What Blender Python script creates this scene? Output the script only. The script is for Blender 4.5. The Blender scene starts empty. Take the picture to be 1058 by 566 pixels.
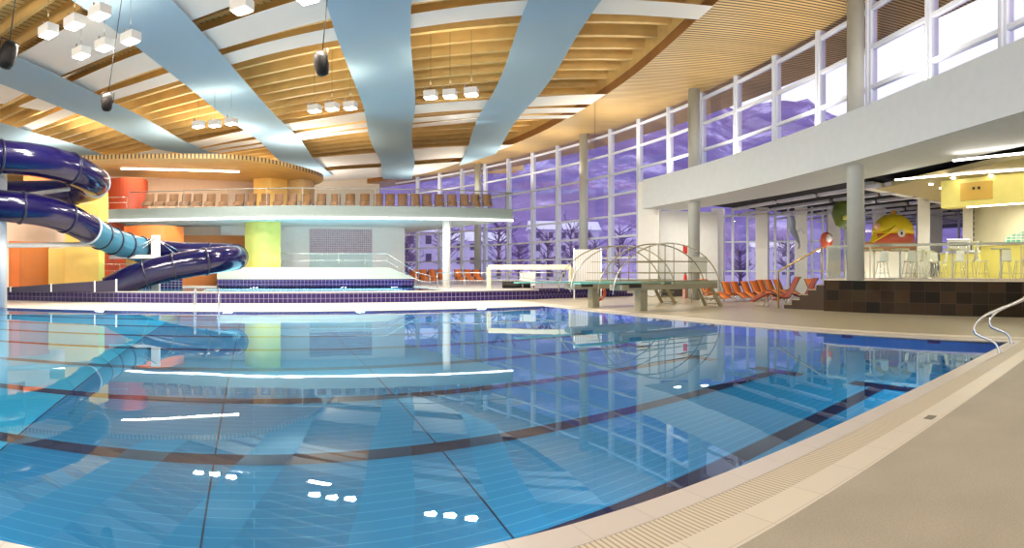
import bpy, math, random
from mathutils import Vector, Matrix
random.seed(7)
PI = math.pi
sc = bpy.context.scene
COL = sc.collection

# ------------------------------------------------------------------ camera (the photograph is a cylindrical panorama)
F, PX0, PYH, EYE = 586.75, 262.66, 278.6, 1.69       # px per radian, bearing zero, horizon row, eye height above the deck
cam = bpy.data.cameras.new('camera'); cam_o = bpy.data.objects.new('camera', cam); COL.objects.link(cam_o)
cam.type = 'PANO'; cam.panorama_type = 'CENTRAL_CYLINDRICAL'
cam.central_cylindrical_radius = 1.0
MIDB = (529 - PX0) / F
cam.central_cylindrical_range_u_min = -529 / F; cam.central_cylindrical_range_u_max = 529 / F
cam.central_cylindrical_range_v_min = -(566 - PYH) / F; cam.central_cylindrical_range_v_max = PYH / F
cam.clip_start = 0.05; cam.clip_end = 6000
cam_o.location = (0, 0, EYE); cam_o.rotation_euler = (PI / 2, 0, -MIDB)
sc.camera = cam_o

# ------------------------------------------------------------------ sky and exposure
w = bpy.data.worlds.new('sky'); sc.world = w; w.use_nodes = True
bg = w.node_tree.nodes['Background']; bg.inputs[0].default_value = (0.86, 0.9, 1.0, 1); bg.inputs[1].default_value = 1.2
sc.view_settings.view_transform = 'Standard'; sc.view_settings.look = 'None'
sc.view_settings.gamma = 1.0; sc.view_settings.use_curve_mapping = False; sc.view_settings.exposure = 0.28
sc.cycles.max_bounces = 10; sc.cycles.diffuse_bounces = 4; sc.cycles.glossy_bounces = 5
sc.cycles.transmission_bounces = 8; sc.cycles.transparent_max_bounces = 24
sc.cycles.sample_clamp_indirect = 4.0; sc.cycles.blur_glossy = 1.0

def area(name, loc, rot, sx, sy, power, color=(1, 1, 1), spread=PI):
    l = bpy.data.lights.new(name, 'AREA'); l.shape = 'RECTANGLE'; l.size = sx; l.size_y = sy
    l.energy = power; l.color = color; l.spread = spread
    o = bpy.data.objects.new(name, l); COL.objects.link(o); o.location = loc; o.rotation_euler = rot
    return o
POOL_LAMP_W, LAMP_W, UP_W = 290, 420, 25

# ------------------------------------------------------------------ helpers
def bearing(px): return (px - PX0) / F
def pol(b, r): return (r * math.sin(b), r * math.cos(b))            # a plan position from bearing and distance
def at(px, r, z=0.0):
    x, y = pol(bearing(px), r); return Vector((x, y, z))
def zof(py, r): return EYE + (PYH - py) / F * r

class MB:
    def __init__(s): s.v = []; s.f = []; s.m = []; s.mi = 0; s.sm = []
    def face(s, idx, smooth=False): s.f.append(tuple(idx)); s.m.append(s.mi); s.sm.append(smooth)
    def add(s, vs): n = len(s.v); s.v += [tuple(v) for v in vs]; return n
    def box(s, x0, x1, y0, y1, z0, z1, M=None):
        vs = [Vector((x, y, z)) for z in (z0, z1) for y in (y0, y1) for x in (x0, x1)]
        if M is not None: vs = [M @ v for v in vs]
        n = s.add(vs)
        for q in ((0, 2, 3, 1), (4, 5, 7, 6), (0, 1, 5, 4), (2, 6, 7, 3), (0, 4, 6, 2), (1, 3, 7, 5)): s.face([n + i for i in q])
        return s
    def obox(s, c, u, hu, hv, z0, z1):                                # box along plan direction u
        u = Vector((u[0], u[1], 0)).normalized(); v = Vector((-u.y, u.x, 0)); c = Vector((c[0], c[1], 0))
        M = Matrix(((u.x, v.x, 0, c.x), (u.y, v.y, 0, c.y), (0, 0, 1, 0), (0, 0, 0, 1)))
        return s.box(-hu, hu, -hv, hv, z0, z1, M)
    def beam(s, a, b, w, h):                                          # rectangular bar a->b
        a = Vector(a); b = Vector(b); d = b - a; L = d.length
        q = d.to_track_quat('Y', 'Z').to_matrix().to_4x4(); q.translation = a
        return s.box(-w / 2, w / 2, 0, L, -h / 2, h / 2, q)
    def prism(s, pts, z0, z1):
        k = len(pts); n = s.add([(p[0], p[1], z0) for p in pts] + [(p[0], p[1], z1) for p in pts])
        s.face([n + i for i in reversed(range(k))]); s.face([n + k + i for i in range(k)])
        for i in range(k): j = (i + 1) % k; s.face([n + i, n + j, n + k + j, n + k + i])
        return s
    def quad(s, a, b, c, d): n = s.add([a, b, c, d]); s.face([n, n + 1, n + 2, n + 3]); return s
    def sweep(s, path, r, k=12, closed=False, caps=True, ry=None):
        P = [Vector(p) for p in path]; N = len(P); rs = r if isinstance(r, (list, tuple)) else [r] * N
        T = []
        for i in range(N):
            a = P[(i - 1) % N] if (closed or i > 0) else P[i]; b = P[(i + 1) % N] if (closed or i < N - 1) else P[i]
            T.append((b - a).normalized())
        up = Vector((0, 0, 1)) if abs(T[0].z) < 0.9 else Vector((1, 0, 0))
        X = T[0].cross(up).normalized(); base = len(s.v)
        for i in range(N):
            X = (X - T[i] * X.dot(T[i])).normalized(); Y = T[i].cross(X)
            for j in range(k):
                a = 2 * PI * j / k; s.v.append(tuple(P[i] + X * math.cos(a) * rs[i] + Y * math.sin(a) * (ry or rs[i])))
        for i in range(N if closed else N - 1):
            for j in range(k):
                a = base + i * k + j; b = base + i * k + (j + 1) % k; i2 = (i + 1) % N
                s.face([a, b, base + i2 * k + (j + 1) % k, base + i2 * k + j], True)
        if caps and not closed:
            s.face([base + j for j in reversed(range(k))]); s.face([base + (N - 1) * k + j for j in range(k)])
        return s
    def cyl(s, x, y, z0, z1, r, k=24, r2=None):
        return s.sweep([(x, y, z0), (x, y, z1)], [r, r if r2 is None else r2], k)
    def lathe(s, prof, c=(0, 0, 0), k=24, M=None, sx=1, sy=1):
        base = len(s.v); c = Vector(c)
        for (r, z) in prof:
            for j in range(k):
                a = 2 * PI * j / k; v = Vector((r * math.cos(a) * sx, r * math.sin(a) * sy, z))
                if M is not None: v = M @ v
                s.v.append(tuple(v + c))
        for i in range(len(prof) - 1):
            for j in range(k):
                a = base + i * k + j; b = base + i * k + (j + 1) % k
                s.face([a, b, b + k, a + k], True)
        s.face([base + j for j in reversed(range(k))]); s.face([base + (len(prof) - 1) * k + j for j in range(k)])
        return s
    def build(s, name, mats, parent=None, loc=None, rz=0):
        me = bpy.data.meshes.new(name); me.from_pydata(s.v, [], s.f)
        for m in (mats if isinstance(mats, (list, tuple)) else [mats]): me.materials.append(m)
        me.polygons.foreach_set('material_index', s.m); me.polygons.foreach_set('use_smooth', s.sm); me.update()
        o = bpy.data.objects.new(name, me); COL.objects.link(o)
        if parent is not None: o.parent = parent
        if loc is not None: o.location = loc; o.rotation_euler = (0, 0, rz)
        return o

def tag(o, label, cat, group=None, kind=None):
    o['label'] = label; o['category'] = cat
    if group: o['group'] = group
    if kind: o['kind'] = kind
    return o
def empty(name, loc=(0, 0, 0), rz=0):
    o = bpy.data.objects.new(name, None); COL.objects.link(o); o.location = loc; o.rotation_euler = (0, 0, rz)
    o.empty_display_size = 0.2; return o
def struct(o): o['kind'] = 'structure'; return o
def copy_tree(o, parent=None):
    c = o.copy(); COL.objects.link(c); c.parent = parent
    for ch in list(o.children): copy_tree(ch, c)
    return c
def spline(pts, n=10, closed=False):
    P = [Vector(p) for p in pts]; out = []; N = len(P)
    rng = range(N) if closed else range(N - 1)
    for i in rng:
        if closed: p0, p1, p2, p3 = P[(i - 1) % N], P[i], P[(i + 1) % N], P[(i + 2) % N]
        else: p0, p1, p2, p3 = P[max(i - 1, 0)], P[i], P[i + 1], P[min(i + 2, N - 1)]
        for j in range(n):
            t = j / n
            out.append(0.5 * ((2 * p1) + (p2 - p0) * t + (2 * p0 - 5 * p1 + 4 * p2 - p3) * t * t + (3 * p1 - p0 - 3 * p2 + p3) * t ** 3))
    if not closed: out.append(P[-1])
    return out
ORD = ['first', 'second', 'third', 'fourth', 'fifth', 'sixth', 'seventh', 'eighth', 'ninth', 'tenth', 'eleventh', 'twelfth', 'thirteenth', 'fourteenth', 'fifteenth', 'sixteenth', 'seventeenth', 'eighteenth', 'nineteenth', 'twentieth',
       'twenty-first', 'twenty-second', 'twenty-third', 'twenty-fourth', 'twenty-fifth', 'twenty-sixth', 'twenty-seventh', 'twenty-eighth', 'twenty-ninth', 'thirtieth']

# ------------------------------------------------------------------ materials
def nm(name):
    m = bpy.data.materials.new(name); m.use_nodes = True; nt = m.node_tree; return m, nt, nt.nodes['Principled BSDF']
def c4(c): return (c[0], c[1], c[2], 1)
def plain(name, col, rough=0.5, metal=0.0, noise=0.06, nscale=3.0, spec=0.5, emit=None, estr=0, coat=0, transl=0):
    m, nt, b = nm(name)
    if noise:
        g = nt.nodes.new('ShaderNodeNewGeometry'); n = nt.nodes.new('ShaderNodeTexNoise'); n.inputs['Scale'].default_value = nscale; n.inputs['Detail'].default_value = 4
        mx = nt.nodes.new('ShaderNodeMixRGB'); mx.inputs[1].default_value = c4([c * (1 - noise) for c in col]); mx.inputs[2].default_value = c4([min(1, c * (1 + noise)) for c in col])
        nt.links.new(g.outputs['Position'], n.inputs['Vector']); nt.links.new(n.outputs[0], mx.inputs[0]); nt.links.new(mx.outputs[0], b.inputs['Base Color'])
    else: b.inputs['Base Color'].default_value = c4(col)
    b.inputs['Roughness'].default_value = rough; b.inputs['Metallic'].default_value = metal
    b.inputs['Specular IOR Level'].default_value = spec; b.inputs['Coat Weight'].default_value = coat
    if emit: b.inputs['Emission Color'].default_value = c4(emit); b.inputs['Emission Strength'].default_value = estr
    return m
def coords(nt, axes, rot=0.0):
    """world position, turned by rot about Z, then two of its axes as x,y"""
    g = nt.nodes.new('ShaderNodeNewGeometry'); mp = nt.nodes.new('ShaderNodeMapping'); mp.inputs['Rotation'].default_value = (0, 0, rot)
    sp = nt.nodes.new('ShaderNodeSeparateXYZ'); cb = nt.nodes.new('ShaderNodeCombineXYZ')
    nt.links.new(g.outputs['Position'], mp.inputs['Vector']); nt.links.new(mp.outputs[0], sp.inputs[0])
    ix = {'x': 0, 'y': 1, 'z': 2}
    nt.links.new(sp.outputs[ix[axes[0]]], cb.inputs[0]); nt.links.new(sp.outputs[ix[axes[1]]], cb.inputs[1])
    return cb.outputs[0]
def tiles(name, c1, c2, grout, w, h, mort, axes='xy', rot=0.0, rough=0.3, off=0.0, bump=0.15, spec=0.5, nz=0.0):
    m, nt, b = nm(name)
    br = nt.nodes.new('ShaderNodeTexBrick'); br.offset = off; br.squash = 1
    for k, v in (('Scale', 1.0), ('Mortar Size', mort), ('Mortar Smooth', 0.1), ('Bias', 0.0), ('Brick Width', w), ('Row Height', h)): br.inputs[k].default_value = v
    br.inputs['Color1'].default_value = c4(c1); br.inputs['Color2'].default_value = c4(c2); br.inputs['Mortar'].default_value = c4(grout)
    nt.links.new(coords(nt, axes, rot), br.inputs['Vector']); out = br.outputs['Color']
    if nz:
        n = nt.nodes.new('ShaderNodeTexNoise'); n.inputs['Scale'].default_value = 1.3; n.inputs['Detail'].default_value = 6
        mx = nt.nodes.new('ShaderNodeMixRGB'); mx.blend_type = 'MULTIPLY'; mx.inputs[0].default_value = nz
        g = nt.nodes.new('ShaderNodeNewGeometry'); nt.links.new(g.outputs['Position'], n.inputs['Vector'])
        nt.links.new(out, mx.inputs[1]); nt.links.new(n.outputs['Color'], mx.inputs[2]); out = mx.outputs[0]
    nt.links.new(out, b.inputs['Base Color']); b.inputs['Roughness'].default_value = rough; b.inputs['Specular IOR Level'].default_value = spec
    if bump:
        bp = nt.nodes.new('ShaderNodeBump'); bp.inputs['Strength'].default_value = bump; bp.inputs['Distance'].default_value = 0.01; bp.invert = True
        nt.links.new(br.outputs['Fac'], bp.inputs['Height']); nt.links.new(bp.outputs[0], b.inputs['Normal'])
    return m
def glassy(name, tint, gloss=0.0, rough=0.0, ior=1.45):
    m = bpy.data.materials.new(name); m.use_nodes = True; nt = m.node_tree; nt.nodes.clear()
    o = nt.nodes.new('ShaderNodeOutputMaterial'); t = nt.nodes.new('ShaderNodeBsdfTransparent'); g = nt.nodes.new('ShaderNodeBsdfGlossy'); fr = nt.nodes.new('ShaderNodeLayerWeight'); pw_ = nt.nodes.new('ShaderNodeMath'); pw_.operation = 'POWER'; pw_.inputs[1].default_value = 5.0; mx = nt.nodes.new('ShaderNodeMixShader')
    t.inputs[0].default_value = c4(tint); g.inputs['Roughness'].default_value = rough
    ad = nt.nodes.new('ShaderNodeMath'); ad.operation = 'MULTIPLY_ADD'; ad.inputs[1].default_value = .9; ad.inputs[2].default_value = .03 + gloss; ad.use_clamp = True
    nt.links.new(fr.outputs['Facing'], pw_.inputs[0]); nt.links.new(pw_.outputs[0], ad.inputs[0]); nt.links.new(ad.outputs[0], mx.inputs[0]); nt.links.new(t.outputs[0], mx.inputs[1]); nt.links.new(g.outputs[0], mx.inputs[2]); nt.links.new(mx.outputs[0], o.inputs[0])
    return m
def emis(name, col, s):
    m = bpy.data.materials.new(name); m.use_nodes = True; nt = m.node_tree; nt.nodes.clear()
    o = nt.nodes.new('ShaderNodeOutputMaterial'); e = nt.nodes.new('ShaderNodeEmission'); e.inputs[0].default_value = c4(col); e.inputs[1].default_value = s
    nt.links.new(e.outputs[0], o.inputs[0]); return m

ROOFB = 0.60                                                        # bearing across which joists, slats and cross sails run
white = plain('white_paint', (0.80, 0.79, 0.76), 0.6)
cream = plain('cream_paint', (0.80, 0.72, 0.60), 0.6)
pinkcream = plain('pinkish_plaster', (0.82, 0.64, 0.50), 0.6)
grey_col = plain('grey_column_paint', (0.42, 0.44, 0.42), 0.45)
white_metal = plain('pale_blue_window_metal', (0.62, 0.66, 0.78), 0.35, noise=0.03)
steel = plain('brushed_steel', (0.75, 0.73, 0.68), 0.22, 0.9, noise=0.03)
chrome = plain('chrome', (0.85, 0.86, 0.88), 0.08, 1.0, noise=0)
dark = plain('black_plastic', (0.02, 0.018, 0.016), 0.4)
black = plain('black_ceiling', (0.006, 0.006, 0.008), 0.9)
baffle_m = plain('lilac_white_baffle', (0.62, 0.60, 0.70), 0.6)
orange = plain('orange_sling', (0.90, 0.24, 0.05), 0.6)
rust = plain('rust_red_sling', (0.36, 0.045, 0.012), 0.6)
brown = plain('brown_wicker', (0.24, 0.115, 0.04), 0.7, nscale=20, noise=0.25)
towel_m = plain('white_cushion', (0.85, 0.83, 0.8), 0.8)
yellow = plain('yellow_paint', (0.95, 0.62, 0.15), 0.5)
limey = plain('lime_yellow_paint', (0.70, 0.66, 0.16), 0.5)
lemon = plain('lemon_paint', (0.90, 0.80, 0.22), 0.45)
orange_p = plain('orange_paint', (0.80, 0.20, 0.04), 0.5)
red_p = plain('red_orange_paint', (0.46, 0.06, 0.015), 0.5)
brown_p = plain('brown_orange_paint', (0.50, 0.16, 0.03), 0.5)
gold_wood = plain('golden_wood', (0.68, 0.50, 0.23), 0.5, nscale=1.2, noise=0.15)
navy = plain('navy_tube', (0.005, 0.003, 0.036), 0.14, noise=0.02, spec=0.45)
tube_clear = plain('pale_blue_tube', (0.05, 0.17, 0.26), 0.15, noise=0.02)
flange_m = plain('dark_flange', (0.01, 0.01, 0.03), 0.3)
flange_w = plain('pale_flange', (0.45, 0.52, 0.58), 0.3)
violet_p = plain('dark_violet_panel', (0.014, 0.007, 0.03), 0.4)
board_m = plain('teal_springboard', (0.16, 0.50, 0.44), 0.5)
conc = plain('olive_concrete', (0.30, 0.28, 0.20), 0.6)
olive = plain('olive_steel', (0.32, 0.29, 0.17), 0.4, 0.3)
red_s = plain('red_sign', (0.75, 0.03, 0.02), 0.5)
buoy = plain('orange_buoy', (0.85, 0.13, 0.05), 0.5)
glass_w = glassy('window_glass', (0.95, 0.93, 1.0), 0.03)
glass_r = glassy('railing_glass', (0.93, 0.96, 0.94), 0.01)
led = emis('led_strip', (1.0, 0.93, 0.82), 9.0)
led_soft = emis('led_edge', (1.0, 0.98, 0.94), 5.0)
post_m = plain('grey_post_metal', (.20, .19, .17), .4, .4, noise=.03)
lamp_e = emis('floodlight_lens', (1.0, 0.94, 0.80), 22.0)
lamp_h = plain('floodlight_housing', (0.85, 0.82, 0.76), 0.4)

far_deck = tiles('cream_deck_tiles', (0.66, 0.61, 0.54), (0.64, 0.59, 0.52), (0.54, 0.49, 0.43), 0.3, 0.3, 0.004, bump=0.05, rough=0.35)
beige_deck = tiles('beige_deck_tiles', (0.50, 0.43, 0.29), (0.48, 0.41, 0.28), (0.40, 0.35, 0.25), 0.12, 0.12, 0.004, bump=0.05, rough=0.3)
coping_m = tiles('white_coping', (0.66, 0.60, 0.56), (0.64, 0.58, 0.54), (0.52, 0.47, 0.43), 0.5, 5.0, 0.004, bump=0.05, rough=0.3)
tilew = tiles('white_border_tiles', (0.74, 0.67, 0.56), (0.72, 0.65, 0.55), (0.55, 0.49, 0.41), 0.6, 0.33, 0.004, bump=0.05, rough=0.4)
grate_x = tiles('grate_slats_x', (0.70, 0.62, 0.49), (0.69, 0.61, 0.48), (0.40, 0.33, 0.24), 0.04, 9.0, 0.007, bump=0.6, rough=0.5)
grate_y = tiles('grate_slats_y', (0.72, 0.63, 0.49), (0.70, 0.61, 0.48), (0.40, 0.33, 0.24), 9.0, 0.04, 0.007, bump=0.6, rough=0.5)
purple_xz = tiles('purple_wall_tiles', (0.016, 0.007, 0.07), (0.02, 0.009, 0.085), (0.26, 0.21, 0.33), 0.24, 0.24, 0.010, axes='xz', rough=0.25, spec=.3)
grid_yz = tiles('violet_grid_tiles', (0.03, 0.015, 0.10), (0.03, 0.02, 0.11), (0.45, 0.45, 0.5), 0.24, 0.16, 0.012, axes='xz', rough=0.15)
mosaic = tiles('grey_mosaic', (0.30, 0.22, 0.27), (0.40, 0.30, 0.36), (0.62, 0.52, 0.55), 0.16, 0.16, 0.02, axes='xz', rough=0.12, bump=0.4)
slate = tiles('brown_slate', (0.06, 0.033, 0.014), (0.004, 0.003, 0.002), (0.07, 0.055, 0.04), 0.62, 0.44, 0.008, axes='yz', rough=0.3, nz=0.6, spec=.25)
orange_t = tiles('orange_brown_tiles', (0.62, 0.20, 0.04), (0.58, 0.18, 0.04), (0.50, 0.20, 0.07), 0.6, 0.6, 0.01, axes='xz')
yellow_t = tiles('yellow_tiles', (0.90, 0.62, 0.13), (0.88, 0.60, 0.13), (0.80, 0.56, 0.16), 0.6, 0.6, 0.01, axes='xz')

def speckle():
    m, nt, b = nm('grey_speckled_floor'); g = nt.nodes.new('ShaderNodeNewGeometry')
    n1 = nt.nodes.new('ShaderNodeTexNoise'); n1.inputs['Scale'].default_value = 60; n1.inputs['Detail'].default_value = 3
    n2 = nt.nodes.new('ShaderNodeTexNoise'); n2.inputs['Scale'].default_value = 1.2; n2.inputs['Detail'].default_value = 5
    a = nt.nodes.new('ShaderNodeMixRGB'); a.inputs[1].default_value = (0.38, 0.335, 0.27, 1); a.inputs[2].default_value = (0.62, 0.56, 0.45, 1)
    bb = nt.nodes.new('ShaderNodeMixRGB'); bb.blend_type = 'MULTIPLY'; bb.inputs[0].default_value = 0.35
    for n in (n1, n2): nt.links.new(g.outputs['Position'], n.inputs['Vector'])
    nt.links.new(n1.outputs[0], a.inputs[0]); nt.links.new(a.outputs[0], bb.inputs[1]); nt.links.new(n2.outputs[0], bb.inputs[2]); nt.links.new(bb.outputs[0], b.inputs['Base Color'])
    b.inputs['Roughness'].default_value = 0.55; return m
grey_floor = speckle()

def slat_mat(name, c_hi, c_lo, period, gap, rot, bump=0.4, plank=0.0, rough=0.5):
    """wood boards: dark joints at a regular period across bearing rot, with long grain noise"""
    m, nt, b = nm(name); v = coords(nt, 'xy', rot)
    br = nt.nodes.new('ShaderNodeTexBrick'); br.offset = 0.5
    for k, val in (('Scale', 1.0), ('Mortar Size', gap), ('Mortar Smooth', 0.2), ('Bias', 0.0), ('Brick Width', plank or 40.0), ('Row Height', period)): br.inputs[k].default_value = val
    br.inputs['Color1'].default_value = c4(c_hi); br.inputs['Color2'].default_value = c4([c * 0.85 for c in c_hi]); br.inputs['Mortar'].default_value = c4(c_lo)
    mp = nt.nodes.new('ShaderNodeMapping'); mp.inputs['Scale'].default_value = (0.3, 5, 1); n = nt.nodes.new('ShaderNodeTexNoise'); n.inputs['Scale'].default_value = 1.5; n.inputs['Detail'].default_value = 5
    mx = nt.nodes.new('ShaderNodeMixRGB'); mx.blend_type = 'MULTIPLY'; mx.inputs[0].default_value = 0.35
    nt.links.new(v, br.inputs['Vector']); nt.links.new(v, mp.inputs[0]); nt.links.new(mp.outputs[0], n.inputs['Vector'])
    nt.links.new(br.outputs['Color'], mx.inputs[1]); nt.links.new(n.outputs[0], mx.inputs[2]); nt.links.new(mx.outputs[0], b.inputs['Base Color'])
    bp = nt.nodes.new('ShaderNodeBump'); bp.inputs['Strength'].default_value = bump; bp.inputs['Distance'].default_value = 0.03; bp.invert = True
    nt.links.new(br.outputs['Fac'], bp.inputs['Height']); nt.links.new(bp.outputs[0], b.inputs['Normal']); b.inputs['Roughness'].default_value = rough
    return m
soffit_m = slat_mat('slatted_soffit_wood', (0.78, 0.53, 0.21), (0.09, 0.045, 0.012), 0.22, 0.055, ROOFB)
deck_m = slat_mat('roof_boarding_wood', (0.88, 0.63, 0.26), (0.20, 0.11, 0.03), 0.36, 0.035, ROOFB + PI / 2)
joist_m = plain('glulam_wood', (0.68, 0.44, 0.16), 0.5, nscale=1.5, noise=0.2)
darkwood = plain('dark_wood_trim', (0.30, 0.13, 0.035), 0.5, nscale=1.5, noise=0.25)

def basin_mat():
    m, nt, b = nm('blue_pool_tiles'); v = coords(nt, 'xy')
    g = nt.nodes.new('ShaderNodeNewGeometry'); sp = nt.nodes.new('ShaderNodeSeparateXYZ'); nt.links.new(g.outputs['Position'], sp.inputs[0])
    def brick(cA, cB, cm):
        br = nt.nodes.new('ShaderNodeTexBrick'); br.offset = 0.5
        for k, val in (('Scale', 1.0), ('Mortar Size', 0.006), ('Mortar Smooth', 0.6), ('Bias', 0.0), ('Brick Width', 25.0), ('Row Height', 0.17)): br.inputs[k].default_value = val
        br.inputs['Color1'].default_value = c4(cA); br.inputs['Color2'].default_value = c4(cB); br.inputs['Mortar'].default_value = c4(cm); nt.links.new(v, br.inputs['Vector']); return br.outputs['Color']
    deep = brick((0.012, 0.225, 0.45), (0.012, 0.215, 0.43), (0.10, 0.42, 0.62)); shal = brick((0.03, 0.50, 0.78), (0.03, 0.48, 0.76), (0.10, 0.58, 0.82))
    lt = nt.nodes.new('ShaderNodeMath'); lt.operation = 'LESS_THAN'; lt.inputs[1].default_value = -3.2; nt.links.new(sp.outputs[0], lt.inputs[0])
    mx = nt.nodes.new('ShaderNodeMixRGB'); nt.links.new(lt.outputs[0], mx.inputs[0]); nt.links.new(deep, mx.inputs[1]); nt.links.new(shal, mx.inputs[2])
    nt.links.new(mx.outputs[0], b.inputs['Base Color']); b.inputs['Roughness'].default_value = 0.6; return m
basin_m = basin_mat()
basin_wall_x = tiles('blue_wall_tiles_xz', (0.05, 0.16, 0.55), (0.05, 0.18, 0.58), (0.20, 0.35, 0.70), 0.24, 0.12, 0.008, axes='xz')
basin_wall_y = tiles('blue_wall_tiles_yz', (0.05, 0.19, 0.62), (0.05, 0.20, 0.64), (0.08, 0.24, 0.66), 0.24, 0.12, 0.006, axes='yz')
lane_m = plain('navy_lane_tiles', (0.008, 0.008, 0.05), 0.6)
mark_m = plain('violet_mark_tiles', (0.05, 0.02, 0.20), 0.5)

def water_mat():
    m = bpy.data.materials.new('clear_pool_water'); m.use_nodes = True; nt = m.node_tree; nt.nodes.clear()
    o = nt.nodes.new('ShaderNodeOutputMaterial'); g = nt.nodes.new('ShaderNodeBsdfGlass'); g.inputs['IOR'].default_value = 1.333; g.inputs['Roughness'].default_value = 0.0
    g.inputs['Color'].default_value = (0.88, 0.98, 1.0, 1)
    ge = nt.nodes.new('ShaderNodeNewGeometry'); n = nt.nodes.new('ShaderNodeTexNoise'); n.inputs['Scale'].default_value = 0.9; n.inputs['Detail'].default_value = 2
    bp = nt.nodes.new('ShaderNodeBump'); bp.inputs['Strength'].default_value = 0.05; bp.inputs['Distance'].default_value = 0.02
    nt.links.new(ge.outputs['Position'], n.inputs['Vector']); nt.links.new(n.outputs[0], bp.inputs['Height']); nt.links.new(bp.outputs[0], g.inputs['Normal']); nt.links.new(g.outputs[0], o.inputs[0])
    return m
water_m = water_mat()

def sail_mat(name, col, tr, alpha):
    m = bpy.data.materials.new(name); m.use_nodes = True; nt = m.node_tree; nt.nodes.clear()
    o = nt.nodes.new('ShaderNodeOutputMaterial'); d = nt.nodes.new('ShaderNodeBsdfDiffuse'); t = nt.nodes.new('ShaderNodeBsdfTranslucent'); tp = nt.nodes.new('ShaderNodeBsdfTransparent')
    m1 = nt.nodes.new('ShaderNodeMixShader'); m2 = nt.nodes.new('ShaderNodeMixShader')
    d.inputs[0].default_value = c4(col); t.inputs[0].default_value = c4(col); m1.inputs[0].default_value = tr; m2.inputs[0].default_value = alpha
    nt.links.new(d.outputs[0], m1.inputs[1]); nt.links.new(t.outputs[0], m1.inputs[2]); nt.links.new(m1.outputs[0], m2.inputs[1]); nt.links.new(tp.outputs[0], m2.inputs[2]); nt.links.new(m2.outputs[0], o.inputs[0])
    return m
sail_blue = sail_mat('blue_grey_sail_cloth', (0.47, 0.64, 0.78), 0.45, 0.12)
sail_white = sail_mat('white_sail_cloth', (0.93, 0.92, 0.90), 0.35, 0.0)

# ================================================================== STRUCTURE
PXa, PXb, PYa, PYb = -12.0, 13.0, 3.2, 23.2                          # the main pool
def ring(mb, d0, d1, z):
    a = (PXa - d0, PXb + d0, PYa - d0, PYb + d0); b = (PXa - d1, PXb + d1, PYa - d1, PYb + d1)
    mb.mi = 0
    mb.quad((b[0], b[2], z), (b[1], b[2], z), (a[1], a[2], z), (a[0], a[2], z))
    mb.quad((a[0], a[3], z), (a[1], a[3], z), (b[1], b[3], z), (b[0], b[3], z))
    mb.mi = 1
    mb.quad((b[0], b[2], z), (a[0], a[2], z), (a[0], a[3], z), (b[0], b[3], z))
    mb.quad((a[1], a[2], z), (b[1], b[2], z), (b[1], b[3], z), (a[1], a[3], z))
    return mb
def frame_box(d0, d1, z0, z1):
    m = MB(); a = (PXa - d0, PXb + d0, PYa - d0, PYb + d0); b = (PXa - d1, PXb + d1, PYa - d1, PYb + d1)
    m.box(b[0], b[1], b[2], a[2], z0, z1); m.box(b[0], b[1], a[3], b[3], z0, z1)
    m.mi = 1; m.box(b[0], a[0], a[2], a[3], z0, z1); m.box(a[1], b[1], a[2], a[3], z0, z1); return m
struct(frame_box(0, 0.27, -0.30, 0.0).build('trim_1', [coping_m, coping_m]))
struct(frame_box(0.27, 0.61, -0.30, -0.004).build('trim_2', [grate_x, grate_y]))
struct(frame_box(0.61, 0.92, -0.30, 0.0).build('trim_3', [tilew, tilew]))
# floors outside the ring: near (grey), sides and beyond (beige / cream)
e = 0.92
m = MB(); m.box(-45, 15.2, -14, PYa - e, -0.3, 0.0); m.box(15.2, 45, -14, 1.9, -0.3, 0.0)
m.mi = 1; m.box(PXb + e, 45, PYa - e, 28.5, -0.3, 0.0); m.mi = 1; m.box(15.2, 45, 1.9, PYa - e, -0.3, 0.0)
m.mi = 2; m.box(-45, PXa - e, PYa - e, 28.5, -0.3, 0.0); m.box(PXa - e, PXb + e, PYb + e, 28.5, -0.3, 0.0)
m.mi = 1; m.box(14, 45, 28.5, 45, -0.3, 0.0)
struct(m.build('floor', [grey_floor, beige_deck, far_deck]))

# pool basin
DEP = -2.0
m = MB(); m.quad((PXa, PYa, DEP), (PXb, PYa, DEP), (PXb, PYb, DEP), (PXa, PYb, DEP))
m.mi = 1; m.quad((PXa, PYb, DEP), (PXb, PYb, DEP), (PXb, PYb, -0.02), (PXa, PYb, -0.02)); m.quad((PXb, PYa, DEP), (PXa, PYa, DEP), (PXa, PYa, -0.02), (PXb, PYa, -0.02))
m.mi = 2; m.quad((PXb, PYb, DEP), (PXb, PYa, DEP), (PXb, PYa, -0.02), (PXb, PYb, -0.02)); m.quad((PXa, PYa, DEP), (PXa, PYb, DEP), (PXa, PYb, -0.02), (PXa, PYa, -0.02))
m.mi = 3
for k in range(8):
    y = 4.72 + 2.39 * k; zz = DEP + 0.006
    m.quad((PXa + 1.5, y - .15, zz), (9.2, y - .15, zz), (9.2, y + .15, zz), (PXa + 1.5, y + .15, zz))
    m.quad((9.2, y - .62, zz), (9.5, y - .62, zz), (9.5, y + .62, zz), (9.2, y + .62, zz))
for x in (-3.2, -0.5, 2.4): m.quad((x - .011, PYa, DEP + .004), (x + .011, PYa, DEP + .004), (x + .011, PYb, DEP + .004), (x - .011, PYb, DEP + .004))
m.mi = 4
for k in range(8):
    y = 5.1 + 2.45 * k; xx = PXb - 0.006
    if y < PYb - .5:
        for (a, b_, c, d) in ((-.17, .17, -.75, -.03), (-.4, .4, -.14, -.05)): m.quad((xx, y + b_, c), (xx, y + a, c), (xx, y + a, d), (xx, y + b_, d))
struct(m.build('floor_pool_basin', [basin_m, basin_wall_x, basin_wall_y, lane_m, mark_m]))
m = MB(); m.quad((PXa, PYa, -0.02), (PXb, PYa, -0.02), (PXb, PYb, -0.02), (PXa, PYb, -0.02))
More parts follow.
